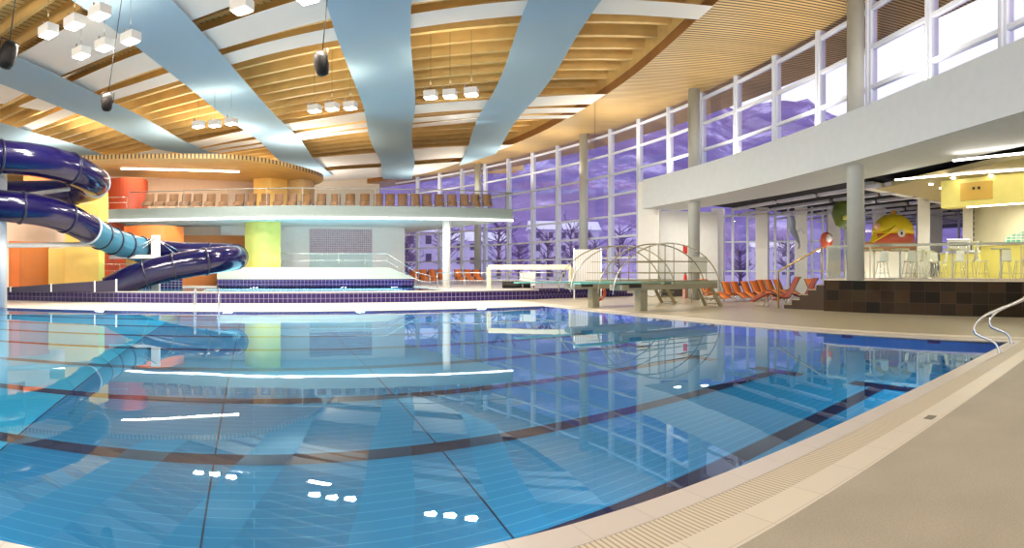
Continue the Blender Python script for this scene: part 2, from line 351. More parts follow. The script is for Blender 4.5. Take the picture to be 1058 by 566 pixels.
tag(m.build('pool_water', water_m), 'clear blue water filling the large swimming pool with dark lane lines', 'water', kind='stuff')
# underwater lamps in the walls
lampring = plain('lamp_ring', (0.8, 0.8, 0.8), 0.3, 0.5, noise=0)
uw_e = emis('underwater_lamp_lens', (0.9, 1.0, 1.0), 4.0)
def wall_lamp(x, y, z, ny, label, power):
    t = empty('underwater_lamp', (x, y, z)); tag(t, label, 'lamp', 'underwater lamps of the main pool')
    M = Matrix.Rotation(PI / 2 * ny, 4, 'X')
    MB().lathe([(0.16, 0.0), (0.17, 0.02), (0.13, 0.03)], k=20, M=M).build('lamp_ring', lampring, t)
    MB().lathe([(0.125, 0.02), (0.10, 0.04)], k=20, M=M).build('lens', uw_e, t)
    a = area('underwater_light', (0, -0.06 if ny > 0 else 0.06, 0), (PI / 2 * (-1 if ny > 0 else 1), 0, 0), 0.34, 0.22, power, (0.80, 0.97, 1.0)); a.parent = t
for i, px in enumerate((103, 235, 372, 497)):
    x = math.tan(bearing(px)) * PYb
    wall_lamp(x, PYb, -0.45, 1, 'round white underwater lamp in the far pool wall, %s from the left' % ORD[i], POOL_LAMP_W)
for i, x in enumerate((-9, -3, 3, 9)):  # near row is unseen, added to light the pool floor
    wall_lamp(x, PYa, -0.6, -1, 'added unseen underwater lamp in the near pool wall, %s from the left' % ORD[i], POOL_LAMP_W * .22)

# --- raised platform beyond the pool, with the second pool let into it
PZ = 0.56; FY = 28.5
GX, GY, GR = -31.8, 33.7, 56.1                                      # circle that the glass front follows
def gp(phi, R=GR): return (GX + R * math.cos(phi), GY + R * math.sin(phi))
m = MB(); m.mi = 1
q0, q1, qx0, qx1 = 29.3, 38.0, -9.0, 10.9
m.box(-45, qx0, FY + .02, 66, 0, PZ); m.box(qx1, 15.6, FY + .02, 66, 0, PZ); m.box(qx0, qx1, q1, 66, 0, PZ); m.box(qx0, qx1, FY + .02, q0, 0, PZ)
m.box(15.6, 30, 30.4, 66, 0, PZ)
m.mi = 0; m.box(-45, 15.6, FY, FY + .02, 0, PZ - .03)
struct(m.build('floor_platform', [purple_xz, far_deck]))
m = MB(); m.box(-45, 15.6, FY - .06, FY + .25, PZ - .03, PZ + .01); struct(m.build('trim_4', coping_m))
m = MB()
for i in range(3): m.box(15.6, 22.5, FY + .1 + .6 * i, 30.4, 0 if i == 0 else PZ / 3 * i, PZ / 3 * (i + 1) - .004)
struct(m.build('trim_5', purple_xz))
m = MB(); m.box(qx0, qx1, q0, q1, -0.6, -0.5); struct(m.build('floor_second_basin', basin_m))
m = MB(); m.quad((qx0, q0, PZ - .05), (qx1, q0, PZ - .05), (qx1, q1, PZ - .05), (qx0, q1, PZ - .05))
tag(m.build('second_pool_water', water_m), 'blue water of the raised pool under the gallery', 'water', kind='stuff')
# purple tile band and pale parapet behind the second pool
m = MB(); m.box(-2.5, 11.0, 38.0, 38.3, PZ - .3, 1.05); m.mi = 1; m.box(-2.5, 9.2, 38.05, 38.6, 1.05, 1.85)
m.v += []; n = m.add([(9.2, 38.05, 1.05), (11.2, 38.05, 1.05), (9.2, 38.05, 1.85), (9.2, 38.6, 1.05), (11.2, 38.6, 1.05), (9.2, 38.6, 1.85)])
for q in ((0, 1, 2), (3, 5, 4), (0, 3, 4, 1), (1, 4, 5, 2), (0, 2, 5, 3)): m.face([n + i for i in q])
struct(m.build('wall_parapet', [purple_xz, plain('parapet_cream', (.54, .53, .44), .5)]))
m = MB(); m.box(-12, -4.6, 36.0, 36.3, 0, 1.15); struct(m.build('trim_6', grid_yz))
m = MB(); m.box(-2.5, 11.4, 42.0, 42.4, 0, 4.95); struct(m.build('wall_under_gallery', white))
m = MB(); m.box(-2.5, 9.2, 38.6, 42, 1.60, 1.80); struct(m.build('floor_terrace', white))
a0 = at(320, 42.0); a1 = at(384, 43)
m = MB(); m.box(a0.x, a1.x, 41.93, 41.995, 2.95, 4.72); tag(m.build('mosaic_panel', mosaic), 'grey mosaic tile panel set in the wall under the gallery', 'wall panel')
m = MB(); m.box(a0.x, a1.x, 41.93, 41.995, 1.85, 2.85); tag(m.build('frosted_panel', plain('frosted_panel_glass', (0.55, 0.66, 0.64), 0.15)), 'pale green frosted panel below the grey mosaic', 'wall panel')

# --- gallery slab
fr = [at(p, r) for p, r in ((-70, 41), (40, 39), (115, 37.8), (190, 36.8), (250, 36.0), (300, 35.6), (350, 35.7), (400, 36.0), (450, 36.4), (490, 36.9), (530, 37.8))]
fr = spline([(p.x, p.y, 0) for p in fr], 4)
back = [(14.9, 42.0, 0), (13.3, 49.3, 0), (-30, 49.3, 0)]
SLZ0, SLZ1 = 4.95, 5.72
m = MB(); m.prism([(p[0], p[1]) for p in fr] + [(p[0], p[1]) for p in back], SLZ0, SLZ1)
nf = len(fr) + len(back)
m.m = [1, 2] + [0] * (len(m.f) - 2)
struct(m.build('floor_gallery', [plain('grey_green_fascia', (0.155, 0.19, 0.18), 0.3), plain('gallery_soffit_white', (0.72, 0.80, 0.80), 0.5), gold_wood]))
m = MB(); m.sweep([(p[0] * .9975, p[1] * .9975, SLZ0) for p in fr], 0.07, 6); struct(m.build('trim_7', led_soft))
# gallery railing
gr = empty('gallery_railing', (fr[0][0], fr[0][1], SLZ1)); tag(gr, 'long glass railing with steel handrail along the curved gallery edge', 'railing')
o0 = Vector((fr[0][0], fr[0][1], SLZ1))
vis = [Vector((p[0] * 1.004, p[1] * 1.004, 0)) for p in fr if p[0] > at(112, 37).x]
vis.append(Vector((15.5, 39.0, 0)))
MB().sweep([Vector((p.x, p.y, 6.83)) - o0 for p in vis], 0.035, 8).build('handrail', post_m, gr)
m = MB()
for a, b in zip(vis[:-1], vis[1:]): m.quad(Vector((a.x, a.y, 5.73)) - o0, Vector((b.x, b.y, 5.73)) - o0, Vector((b.x, b.y, 6.75)) - o0, Vector((a.x, a.y, 6.75)) - o0)
m.build('glass_panel', glass_r, gr)
for i in range(0, len(vis), 3): MB().box(-.02, .02, -.03, .03, 5.7, 6.83).build('post', post_m, gr, loc=Vector((vis[i].x, vis[i].y, 0)) - o0)
# column under the gallery
m = MB(); p = at(464, 36.9); m.cyl(p.x, p.y + .5, PZ, SLZ0, 0.26); tag(m.build('white_column', white), 'round white column holding up the right end of the gallery', 'column')

# --- gallery roof canopy
cp = [at(px, r) for px, r in ((-90, 42), (0, 38.5), (60, 37), (120, 36.2), (190, 36.0), (240, 36.2), (280, 37.8), (310, 40.4), (328, 42.6), (334, 44.5), (328, 47), (305, 50), (250, 53), (150, 54), (-90, 56))]
cp = spline([(p.x, p.y, 0) for p in cp], 4)
m = MB(); m.prism([(p.x, p.y) for p in cp], 8.75, 9.05); m.m = [0, 1] + [1] * (len(m.f) - 2)
struct(m.build('ceiling_gallery', [gold_wood, slat_mat('ribbed_rim_wood', (0.65, 0.42, 0.14), (0.10, 0.05, 0.02), 0.25, 0.06, PI / 2)]))
m = MB(); pts = [at(px, r, 8.72) for px, r in ((125, 39.5), (160, 39.8), (200, 40.2), (247, 40.8))]
m.sweep(pts, 0.06, 6); tag(m.build('strip_light', led), 'long thin glowing strip light under the gallery ceiling', 'light')
# walls on the gallery
m = MB(); m.box(-30, 2.2, 49.4, 49.8, 0, 9.0); struct(m.build('wall_gallery', pinkcream))
m = MB(); a, b = at(98, 43), at(262, 46); m.beam((a.x, a.y, 7.3), (b.x, b.y, 7.3), .2, 3.0); struct(m.build('wall_gallery_front', pinkcream))
def curved_wall(name, pxs, rs, z0, z1, mat, th=0.15):
    P = spline([tuple(at(p, r)) for p, r in zip(pxs, rs)], 6); m = MB()
    for a, b in zip(P[:-1], P[1:]):
        d = (b - a).normalized(); n = Vector((-d.y, d.x, 0)) * th
        m.prism([(a.x, a.y), (b.x, b.y), (b.x + n.x, b.y + n.y), (a.x + n.x, a.y + n.y)], z0, z1)
    return m.build(name, mat)
tag(curved_wall('orange_partition', (108, 128, 148, 153), (41, 40, 40.5, 42), 5.72, 8.2, red_p), 'curved red orange partition at the left end of the gallery', 'partition')
tag(curved_wall('yellow_partition', (262, 280, 297), (44, 43.5, 44.5), 5.72, 8.74, yellow), 'tall yellow partition behind the gallery loungers', 'partition')
tag(curved_wall('wooden_drum', (297, 312, 322, 325), (45, 44, 45, 47), 7.0, 8.74, gold_wood), 'curved golden wood drum below the tip of the gallery ceiling', 'partition')
# under the gallery, left
tag(curved_wall('lime_partition', (253, 262, 275, 290), (39.2, 38.6, 38.4, 38.8), 1.85, 4.95, limey), 'curved lime yellow partition under the gallery beside the slide bend', 'partition')
tag(curved_wall('orange_drum', (128, 145, 170, 190), (37.5, 36.5, 36.5, 38), 3.3, 4.55, orange_p), 'curved orange drum hanging under the gallery above the slide', 'partition')
tag(curved_wall('brown_partition', (186, 225, 256), (41, 41.5, 42), 0.5, 4.2, brown_p), 'orange brown partition behind the lower slide bend', 'partition')
tag(curved_wall('red_partition', (104, 118, 130), (39, 39, 40), 0.5, 4.9, red_p), 'dark red partition behind the pale slide section', 'partition')
tag(curved_wall('striped_partition', (125, 150, 190), (41, 41, 42), 0.5, 3.6, yellow_t), 'yellow orange partition low behind the white slide mast', 'partition')
m = MB(); m.box(-9, -2.5, 42.5, 42.8, 0, 4.95); struct(m.build('wall_under_gallery_left', cream))
# left, behind the slide
tag(curved_wall('brick_orange_partition', (9, 22, 51), (33.5, 33.5, 34), PZ, 3.35, orange_t), 'orange brown tiled partition behind the left slide column', 'partition')
tag(curved_wall('bright_orange_panel', (9, 12, 20), (33.0, 32.9, 33), PZ, 3.35, orange_p), 'narrow bright orange panel beside the left slide column', 'partition')
tag(curved_wall('golden_partition', (50, 67), (33.6, 33.6), PZ, 2.95, yellow_t), 'golden yellow panel between the orange and the pale yellow partitions', 'partition')
tag(curved_wall('yellow_tower', (67, 85, 102), (33.0, 32.8, 33), PZ, 5.5, yellow), 'tall pale yellow partition below the slide loop', 'partition')
tag(curved_wall('lime_edge_panel', (102, 108), (33.0, 33.6), PZ, 4.7, limey), 'narrow lime green edge panel of the pale yellow partition', 'partition')
m = MB(); a, b = at(-120, 38), at(108, 40); m.beam((a.x, a.y, 3.2), (b.x, b.y, 3.2), .2, 6.4); struct(m.build('wall_slide_tower', pinkcream))
tag(curved_wall('upper_orange_panel', (24, 32, 60), (34, 34, 35), 5.3, 7.3, orange_p), 'orange red panel seen between the two upper slide tubes', 'partition')
tag(curved_wall('upper_brown_panel', (8, 20, 26), (34.5, 34.5, 35), 5.2, 6.9, brown_p), 'brown panel seen between the upper slide tubes at far left', 'partition')
tag(curved_wall('upper_yellow_panel', (92, 100, 112), (35, 35, 36), 4.3, 6.6, yellow), 'yellow panel behind the bend of the upper slide loop', 'partition')
struct(MB().box(-45.3, -45, -14, 66, 0, 14).build('wall_left', cream))
struct(MB().box(-45, 14.8, 66, 66.4, 0, 14).build('wall_back', cream))

# --- glass front: bays between mullions
PH0, DPH = -0.5574, 0.0615
TR = [1.03, 2.54, 4.05, 5.56, 7.06, 8.57, 10.08, 11.55]
ROOFZ = 11.9
nwin = 0
for k in range(-4, 18):
    p0, p1 = PH0 + DPH * k, PH0 + DPH * (k + 1)
    z0 = 7.0 if k < 8 else (0.0 if k < 9 else PZ)
    a, b = Vector((*gp(p0), 0)), Vector((*gp(p1), 0)); nwin += 1
    m = MB(); u = (b - a).normalized(); n = Vector((u.y, -u.x, 0))
    m.obox((a + n * .05)[:2], u, .17, .16, z0, ROOFZ + .1)
    m.obox((a - n * .13)[:2], u, .05, .06, z0, ROOFZ + .1)
    for z in TR:
        if z > z0 + .3:
            c = (a + b) / 2; m.obox(c[:2], u, (b - a).length / 2, .09, z - .07, z + .07)
    c = (a + b) / 2; m.obox(c[:2], u, (b - a).length / 2, .09, z0, z0 + .14)
    wo = struct(m.build('window_%d' % nwin, white_metal))
    g = MB(); g.obox((c + n * .02)[:2], u, (b - a).length / 2, .012, z0, ROOFZ + .1); g.build('pane', glass_w, wo)
# round columns in front of the glass
def column(px, z0, lab, R=GR - 0.75, zt=ROOFZ):
    b = bearing(px); s, c = math.sin(b), math.cos(b); bb = -(s * GX + c * GY); cc = GX * GX + GY * GY - R * R
    r = -bb + math.sqrt(bb * bb - cc); x, y = r * s, r * c
    m = MB(); m.cyl(x, y, z0, zt, 0.33, 32); t = m.build('round_column', grey_col); tag(t, lab, 'column'); return x, y
column(493.6, PZ, 'slim grey round column before the glass front, farthest from the camera')
column(603, 0, 'grey round column before the glass front behind the left springboard')
column(717, 0, 'grey round column in front of the white wall beside the springboard steps')
column(884, 1.3, 'thick grey round column rising from the cafe terrace through the white beam')
# white curved beam (edge of the upper floor)
def arc_wall(name, ph0, ph1, R0, R1, z0, z1, mat, n=28):
    m = MB(); P = [ph0 + (ph1 - ph0) * i / n for i in range(n + 1)]; base = m.add([(*gp(p, R), z) for p in P for (R, z) in ((R0, z0), (R1, z0), (R1, z1), (R0, z1))])
    for i in range(n):
        for j in range(4): a = base + 4 * i + j; b = base + 4 * i + (j + 1) % 4; m.face([a, b, b + 4, a + 4])
    m.face([base + j for j in range(4)]); m.face([base + 4 * n + j for j in reversed(range(4))])
    return m.build(name, mat)
BZ0, BZ1 = 5.55, 7.35
wallb = plain('pale_grey_plaster', (0.62, 0.66, 0.69), 0.6)
struct(arc_wall('wall_beam', -0.85, -0.108, 54.75, 55.0, BZ0, BZ1, wallb))
struct(arc_wall('trim_8', -0.85, -0.108, 55.0, 57.5, BZ0, BZ0 + .25, wallb))
# white wall block at the end of the beam, and return wall
a = at(659, 37.4); b = at(681, 36.3); c = at(683, 37.8); d = at(661, 38.9)
m = MB(); m.prism([a[:2], b[:2], c[:2], d[:2]], 0, 7.45); struct(m.build('wall_end', white))
a = at(680, 37.3); b = at(741, 38.3); m = MB(); m.beam((a.x, a.y, BZ0 / 2), (b.x, b.y, BZ0 / 2), .25, BZ0); struct(m.build('wall_return', white))
m = MB(); a = at(684, 35.6); b = at(710, 36.3); m.beam((a.x, a.y, .35), (b.x, b.y, .35), .3, .7); tag(m.build('low_bench', plain('dark_bench', (.05, .045, .04), .5)), 'low dark bench at the foot of the white wall', 'bench')

# --- annex behind the beam: black ceiling, white baffles, pillars and its own glazing
U = Vector((.305, .952, 0)); N = Vector((.952, -.305, 0)); O = Vector((21.6, 16.6, 0))
def loc(u, n, z=0): q = O + U * u + N * n; return Vector((q.x, q.y, z))
m = MB(); m.prism([loc(-40, .8)[:2], loc(-40, 30)[:2], loc(14, 30)[:2], loc(10.5, .8)[:2]], 5.9, 6.1); struct(m.build('ceiling_annex', black))
m = MB(); nb = 0
def u_on(px, n):                                                   # where bearing px crosses baffle row n
    b = bearing(px); d = Vector((math.sin(b), math.cos(b), 0)); Q = O + N * n; den = d.x * U.y - d.y * U.x
    t = (Q.x * U.y - Q.y * U.x) / den; return (d * t - Q).dot(U)
for j, pe in enumerate((759, 741, 775, 803, 828, 845, 890, 896, 902, 908)):
    n = 2.6 + 2.0 * j; u = u_on(pe, n); u1 = u_on(1003, n) if j else u_on(935, n)
    segs = []
    while u > u1:
        L = random.choice((3.2, 4.4, 5.6)); segs.append((max(u - L, u1), u)); u -= L + .35
    for (ua, ub) in segs:
        p, q = loc(ua, n), loc(ub, n); c = (p + q) / 2
        o = MB().obox((0, 0), U, (q - p).length / 2, .12, -.07, .08).build('ceiling_baffle', baffle_m, loc=(c.x, c.y, 5.45 + .0 * j))
        row = ORD[j]; tag(o, 'pale lilac hanging ceiling baffle, %s row behind the white beam, piece %s from the left' % (row, ORD[segs.index((ua, ub))]), 'baffle', 'ceiling baffles under the black annex ceiling'); nb += 1
pill = [(.817, 39.3), (.895, 38.7), (.963, 38.2), (1.02, 38.2), (1.10, 39.0), (1.20, 40.5), (1.32, 42), (1.45, 44)]
PP = [Vector((*pol(*q), 0)) for q in pill]
for i, p in enumerate(PP[:6]):
    m = MB(); d = (PP[i + 1] - p).normalized(); m.obox(p[:2], d, .42, .3, 0, 5.9); tag(m.build('white_pillar', white), 'square white pillar of the annex glazing, %s from the left' % ORD[i], 'pillar', 'white pillars along the annex glazing')
for i in range(len(PP) - 1):
    a, b = PP[i], PP[i + 1]; u = (b - a).normalized(); L = (b - a).length; c = (a + b) / 2; nwin += 1
    m = MB()
    for z in (.1, 1.6, 3.6, 5.4): m.obox(c[:2], u, L / 2, .05, z - .05, z + .05)
    for s_ in (1 / 3, 2 / 3): m.obox((a + (b - a) * s_)[:2], u, .08, .08, 0, 5.9)
    wo = struct(m.build('window_%d' % nwin, white_metal)); g = MB(); g.obox(c[:2], u, L / 2, .01, 0, 5.9); g.build('pane', glass_w, wo)

# --- cafe terrace
TX, TY, TZ = 19.6, 12.5, 1.3
m = MB(); m.box(TX, 34, -10, TY, 0, TZ - .04); m.mi = 1; m.box(TX - .04, 34, -10, TY + .04, TZ - .04, TZ)
struct(m.build('floor_cafe', [slate, plain('cafe_floor_edge', (.62, .56, .40), .3)]))
st = []
m = MB(); m.mi = 0
for i in range(5):
    y1 = 14.75 - .42 * i
    m.box(TX + .3, 22.6, 12.52, y1, TZ / 6 * i, TZ / 6 * (i + 1))
s_o = m.build('stairs', plain('dark_stair_stone', (.05, .028, .018), .3)); tag(s_o, 'dark brown stone stairs climbing to the cafe terrace', 'stairs')
nose = plain('pale_step_edge', (.40, .33, .22), .5)
for i in range(5):
    y1 = 14.75 - .42 * i; MB().box(TX + .27, TX + .30, y1 - .42, y1, TZ / 6 * (i + 1) - .04, TZ / 6 * (i + 1)).build('step_edge', nose, s_o)
sr = empty('stair_railing', (TX + .15, 14.6, 0)); tag(sr, 'golden steel handrail with glass beside the dark stairs', 'railing')
gold = plain('golden_rail_metal', (.60, .42, .14), .25, .7, noise=.03)
MB().sweep([(0, .35, 0), (0, .35, 1.62), (0, -1.9, 2.62)], .045, 8).build('handrail', gold, sr)
MB().quad((0, .3, .25), (0, -2.1, 1.35), (0, -2.1, 2.6), (0, .3, 1.5)).build('glass_panel', glass_r, sr)
MB().sweep([(0, -1.9, 1.3), (0, -1.9, 2.62)], .03, 8).build('post', gold, sr)
cr = empty('terrace_railing', (TX + .1, TY - .1, TZ)); tag(cr, 'glass balustrade with pale green handrail along the cafe terrace edge', 'railing')
railm = plain('pale_green_rail', (.42, .47, .40), .25, .5, noise=.03)
MB().beam((0, 0, 1.33), (0, -19, 1.33), .12, .09).build('handrail', railm, cr)
for i in range(10):
    y = -.02 - 2.0 * i
    MB().box(-.01, .01, y - 1.94, y, .06, 1.22).build('glass_panel', glass_r, cr)
    MB().box(-.02, .02, y + .01, y + .05, 0, 1.3).build('post', steel, cr)
MB().box(-.03, .03, -19.5, 0, 0, .07).build('base_channel', steel, cr)
MB().quad((.1, .05, 0), (1.6, .05, 0), (1.6, .05, 1.3), (.1, .05, 1.3)).build('end_panel', glass_r, cr)
# cafe ceiling with strip lights and downlights
m = MB(); CZ = 5.35
cc = [at(905, 25.8), at(976, 31), at(1010, 37), at(1200, 44), at(1300, 26), at(1180, 15.5), at(1058, 18.5), at(975, 22)]
m.prism([p[:2] for p in cc], CZ, CZ + .2); struct(m.build('ceiling_cafe', plain('tan_ceiling', (.46, .37, .18), .5)))
def strip(name, p, q, lab, w=.09):
    m = MB(); m.beam((p.x, p.y, CZ - .03), (q.x, q.y, CZ - .03), w, .05); tag(m.build(name, led), lab, 'light')
strip('strip_light', at(925, 587 * (CZ - EYE) / (PYH - 185)), at(1150, 587 * (CZ - EYE) / (PYH - 170)), 'long strip light in the tan cafe ceiling, the one nearer the screen wall')
strip('strip_light', at(985, 587 * (CZ - EYE) / (PYH - 165)), at(1150, 587 * (CZ - EYE) / (PYH - 150)), 'long strip light in the tan cafe ceiling, the one nearer the white beam')
for i, (px, py) in enumerate(((962, 190), (973, 194), (985, 183.5), (1024, 181))):
    p = at(px, 587 * (CZ - EYE) / (PYH - py)); m = MB(); m.lathe([(.09, 0), (.09, .03)], (p.x, p.y, CZ - .035), 14)
    tag(m.build('downlight', lamp_e), 'small round downlight in the tan cafe ceiling, %s from the left' % ORD[i], 'light', 'cafe downlights')
# yellow bulkhead, screen wall, counter
p, q = at(976, 23.6), at(1120, 20.5); bz0, bz1 = 4.22, 5.34
bk = MB(); bk.beam((p.x, p.y, (bz0 + bz1) / 2), (q.x, q.y, (bz0 + bz1) / 2), .5, bz1 - bz0); bo = tag(bk.build('yellow_bulkhead', lemon), 'yellow bulkhead hanging from the cafe ceiling above the counter', 'bulkhead')
u = (q - p).normalized(); v = Vector((u.y, -u.x, 0)); v = v if v.dot(p) < 0 else -v
def onwall(pt0, u, v, s, off, z): return pt0 + u * s + v * off + Vector((0, 0, z))
def panel_on(name, mat, s0, s1, z0, z1, par=None, off=.27, th=.04, base=None):
    b0 = base if base is not None else p; m = MB(); a = b0 + u * s0 + v * off; b = b0 + u * s1 + v * off
    m.beam((a.x, a.y, (z0 + z1) / 2), (b.x, b.y, (z0 + z1) / 2), th, z1 - z0); return m.build(name, mat, par)
panel_on('orange_panel', plain('mustard_panel', (.72, .45, .07), .5), 1.0, 2.5, 4.45, 5.15, bo)
for s_ in (1.6, 1.85): panel_on('round_fitting', dark, s_, s_ + .10, 4.85, 4.95, bo, off=.31)
panel_on('under_strip', led, 1.2, 5.5, bz0 - .04, bz0, bo, off=.1)
pw, qw = at(1007, 34), at(1200, 27)
m = MB(); m.beam((pw.x, pw.y, 3.3), (qw.x, qw.y, 3.3), .2, 5.2); struct(m.build('wall_cafe', plain('cafe_cream_wall', (.86, .84, .66), .5)))
m = MB()
for i in range(9): m.box(pw.x - .6, pw.x - .4, pw.y - .1, pw.y + .1, 3.0 + .33 * i, 3.2 + .33 * i)
tag(m.build('bead_column', dark), 'dark beaded vertical ornament at the left edge of the cafe wall', 'ornament')
pc, qc = at(1018, 27.5), at(1130, 23)
ct = empty('cafe_counter', pc); tag(ct, 'long yellow cafe counter with pale top at the right edge', 'counter')
mm = MB(); mm.beam((0, 0, TZ + .75), (qc.x - pc.x, qc.y - pc.y, TZ + .75), .6, 1.5); mm.build('counter_front', lemon, ct)
mm = MB(); mm.beam((0, 0, TZ + 1.55), (qc.x - pc.x, qc.y - pc.y, TZ + 1.55), .8, .07); mm.build('counter_top', plain('pale_counter_top', (.7, .68, .45), .3), ct)
p2, q2 = at(975, 30), at(1014, 28.5)
c2 = empty('serving_counter', p2); tag(c2, 'low yellow serving counter carrying the coffee machine', 'counter')
mm = MB(); mm.beam((0, 0, TZ + .6), (q2.x - p2.x, q2.y - p2.y, TZ + .6), .6, 1.2); mm.build('counter_front', lemon, c2)
mm = MB(); mm.beam((0, 0, TZ + 1.25), (q2.x - p2.x, q2.y - p2.y, TZ + 1.25), .8, .08); mm.build('counter_top', steel, c2)
k = at(990, 29.3, TZ + 1.29); cm = empty('coffee_machine', k, -bearing(990)); tag(cm, 'grey coffee machine on the serving counter', 'coffee machine')
MB().box(-.55, .55, -.25, .25, .05, .62).build('body', plain('machine_grey', (.42, .42, .36), .3, .4), cm); MB().box(-.45, .45, -.27, -.25, .32, .5).build('front_grille', dark, cm)
MB().box(-.58, .58, -.3, .28, .62, .68).build('top_tray', steel, cm)
for x in (-.4, 0, .4): MB().cyl(x, -.3, .15, .3, .03, 8).build('spout', chrome, cm)
k = at(1010, 28.7, TZ + 1.29); jg = empty('glass_rack', k, -bearing(1010)); tag(jg, 'rack of small bottles beside the coffee machine', 'rack')
MB().box(-.4, .4, -.2, .2, 0, .08).build('shelf', steel, jg)
for i in range(5): MB().lathe([(.05, .08), (.05, .35), (.02, .45), (.02, .55)], (-.32 + .16 * i, 0, 0), 10).build('bottle', [dark, limey, steel][i % 3], jg)
k = at(1048, 26.2, TZ + 1.59); dp = empty('menu_stand', k, -bearing(1048)); tag(dp, 'green and blue tilted menu stand on the yellow counter', 'sign')
mm = MB(); n_ = mm.add([(-.5, -.1, 0), (.55, -.1, 0), (.55, -.02, .62), (-.4, -.02, .32), (-.5, .1, 0), (.55, .1, 0), (.55, .05, .62), (-.4, .05, .32)])
for q_ in ((0, 1, 2, 3), (4, 7, 6, 5), (0, 4, 5, 1), (1, 5, 6, 2), (2, 6, 7, 3), (3, 7, 4, 0)): mm.face([n_ + i for i in q_])
mm.build('board', tiles('menu_print', (.10, .42, .30), (.5, .7, .75), (.75, .8, .7), .22, .14, .02, axes='yz'), dp)

# bar tables and stools on the terrace
def bar_table():
    t = empty('bar_table'); MB().lathe([(.36, 1.16), (.38, 1.18), (.38, 1.21), (.36, 1.22)], k=28).build('table_top', plain('pale_table_top', (.72, .70, .42), .3), t)
    MB().cyl(0, 0, .04, 1.16, .045, 14).build('pedestal', plain('white_pedestal', (.82, .82, .78), .3), t); MB().lathe([(.26, 0), (.26, .02), (.06, .05)], k=24).build('foot_plate', steel, t); return t
def stool():
    t = empty('bar_stool'); wm = plain('translucent_white_shell', (.88, .88, .80), .3)
    P = [(.19, .75), (-.12, .73), (-.19, .80), (-.22, 1.0), (-.235, 1.18)]
    m = MB(); n = m.add([(sx * (.2 if i < 3 else .2 - .01 * i), y, z) for i, (y, z) in enumerate(P) for sx in (-1, 1)] + [(sx * (.2 if i < 3 else .2 - .01 * i), y - (.02 if i > 1 else 0), z - (.025 if i < 3 else 0)) for i, (y, z) in enumerate(P) for sx in (-1, 1)])
    for i in range(4): a = n + 2 * i; m.face([a, a + 1, a + 3, a + 2]); b = a + 10; m.face([b, b + 2, b + 3, b + 1]); m.face([a, a + 2, b + 2, b]); m.face([a + 1, b + 1, b + 3, a + 3])
    m.face([n, n + 10, n + 11, n + 1]); m.face([n + 8, n + 9, n + 19, n + 18]); m.build('seat_shell', wm, t)
    for sx in (-1, 1):
        for sy in (-1, 1): MB().sweep([(sx * .13, sy * .12, .72), (sx * .24, sy * .22, 0)], .014, 6).build('leg', chrome, t)
    MB().sweep([(.2, .19, .25), (-.2, .19, .25), (-.2, -.18, .25), (.2, -.18, .25)], .01, 6, closed=True).build('foot_ring', chrome, t)
    return t
bt, bs = bar_table(), stool()
tabs = [(903, 22.6), (930, 22.0), (984, 22.6), (1034, 21.8), (957, 25.5)]
for i, (px, r) in enumerate(tabs):
    o = bt if i == 0 else copy_tree(bt); r = max(r, 20.35 / math.sin(bearing(px))); o.location = at(px, r, TZ)
    tag(o, ['round bar table just right of the thick grey column', 'round bar table in front of the yellow cap sculpture', 'round bar table in front of the serving counter', 'round bar table before the long yellow counter', 'round bar table farther back beside the white cafe pillar'][i], 'table', 'bar tables on the cafe terrace')
tp_ = [at(px, max(r, 20.35 / math.sin(bearing(px))), TZ) for px, r in tabs]
stl = [(0, .05, .74), (0, .74, 0), (1, 0, -.74), (1, .74, -.05), (2, 0, .74), (2, 0, -.74), (2, .74, 0), (3, 0, .74), (3, 0, -.74), (3, .74, 0), (4, 0, .74), (4, 0, -.74), (4, .74, 0)]
sp_ = sorted([(tp_[k] + Vector((dx, dy, 0)), -dx, -dy) for k, dx, dy in stl] + [(Vector((20.5, 3.7, TZ)), 0, -1), (Vector((21.3, 3.4, TZ)), -1, -.2)], key=lambda q: q[0].x / q[0].y)
for i, (p_, fx, fy) in enumerate(sp_):
    o = bs if i == 0 else copy_tree(bs); o.location = p_; o.rotation_euler = (0, 0, math.atan2(-fx, fy))
    tag(o, 'pale bar stool with thin metal legs on the terrace, %s from the left' % ORD[i], 'stool', 'bar stools on the cafe terrace')
# square white cafe pillars
for i, (px, r, w_) in enumerate(((954.5, 30.5, .33), (1000, 33.5, .3))):
    p_ = at(px, r); m = MB(); m.obox(p_[:2], (math.cos(bearing(px)), -math.sin(bearing(px))), w_, w_, 0, 5.9)
    tag(m.build('cafe_pillar', white), ['square white pillar behind the cafe terrace, beside the yellow cap sculpture', 'square white pillar beside the cafe wall with the beaded ornament'][i], 'pillar')
m = MB(); a, b = at(897, 26.5), at(985, 33.5); m.beam((a.x, a.y, 5.62), (b.x, b.y, 5.62), .5, .35); struct(m.build('trim_9', white))

# children's area figures behind the cafe
k = at(923, 33.4, 0); fg = empty('cap_sculpture', (k.x, k.y, 0), -bearing(923)); tag(fg, 'big rounded figure with a yellow cap and red face behind the terrace', 'sculpture')
capm = plain('glossy_yellow', (.88, .66, .03), .25); facem = plain('brick_red', (.55, .10, .04), .4)
MB().lathe([(0.02, 4.95), (.55, 4.88), (.95, 4.6), (1.2, 4.2), (1.28, 3.85), (1.22, 3.75)], k=32).build('cap', capm, fg)
m = MB(); n = m.add([(-1.15, -.55, 4.0), (.2, -1.25, 4.25), (-.3, -1.55, 3.75), (-1.45, -.8, 3.15), (-1.2, .2, 3.7)]); m.face([n, n + 1, n + 2, n + 3, n + 4]); n = m.add([(-1.15, -.55, 3.92), (.2, -1.25, 4.17), (-.3, -1.55, 3.67), (-1.45, -.8, 3.07), (-1.2, .2, 3.62)]); m.face([n + 4, n + 3, n + 2, n + 1, n])
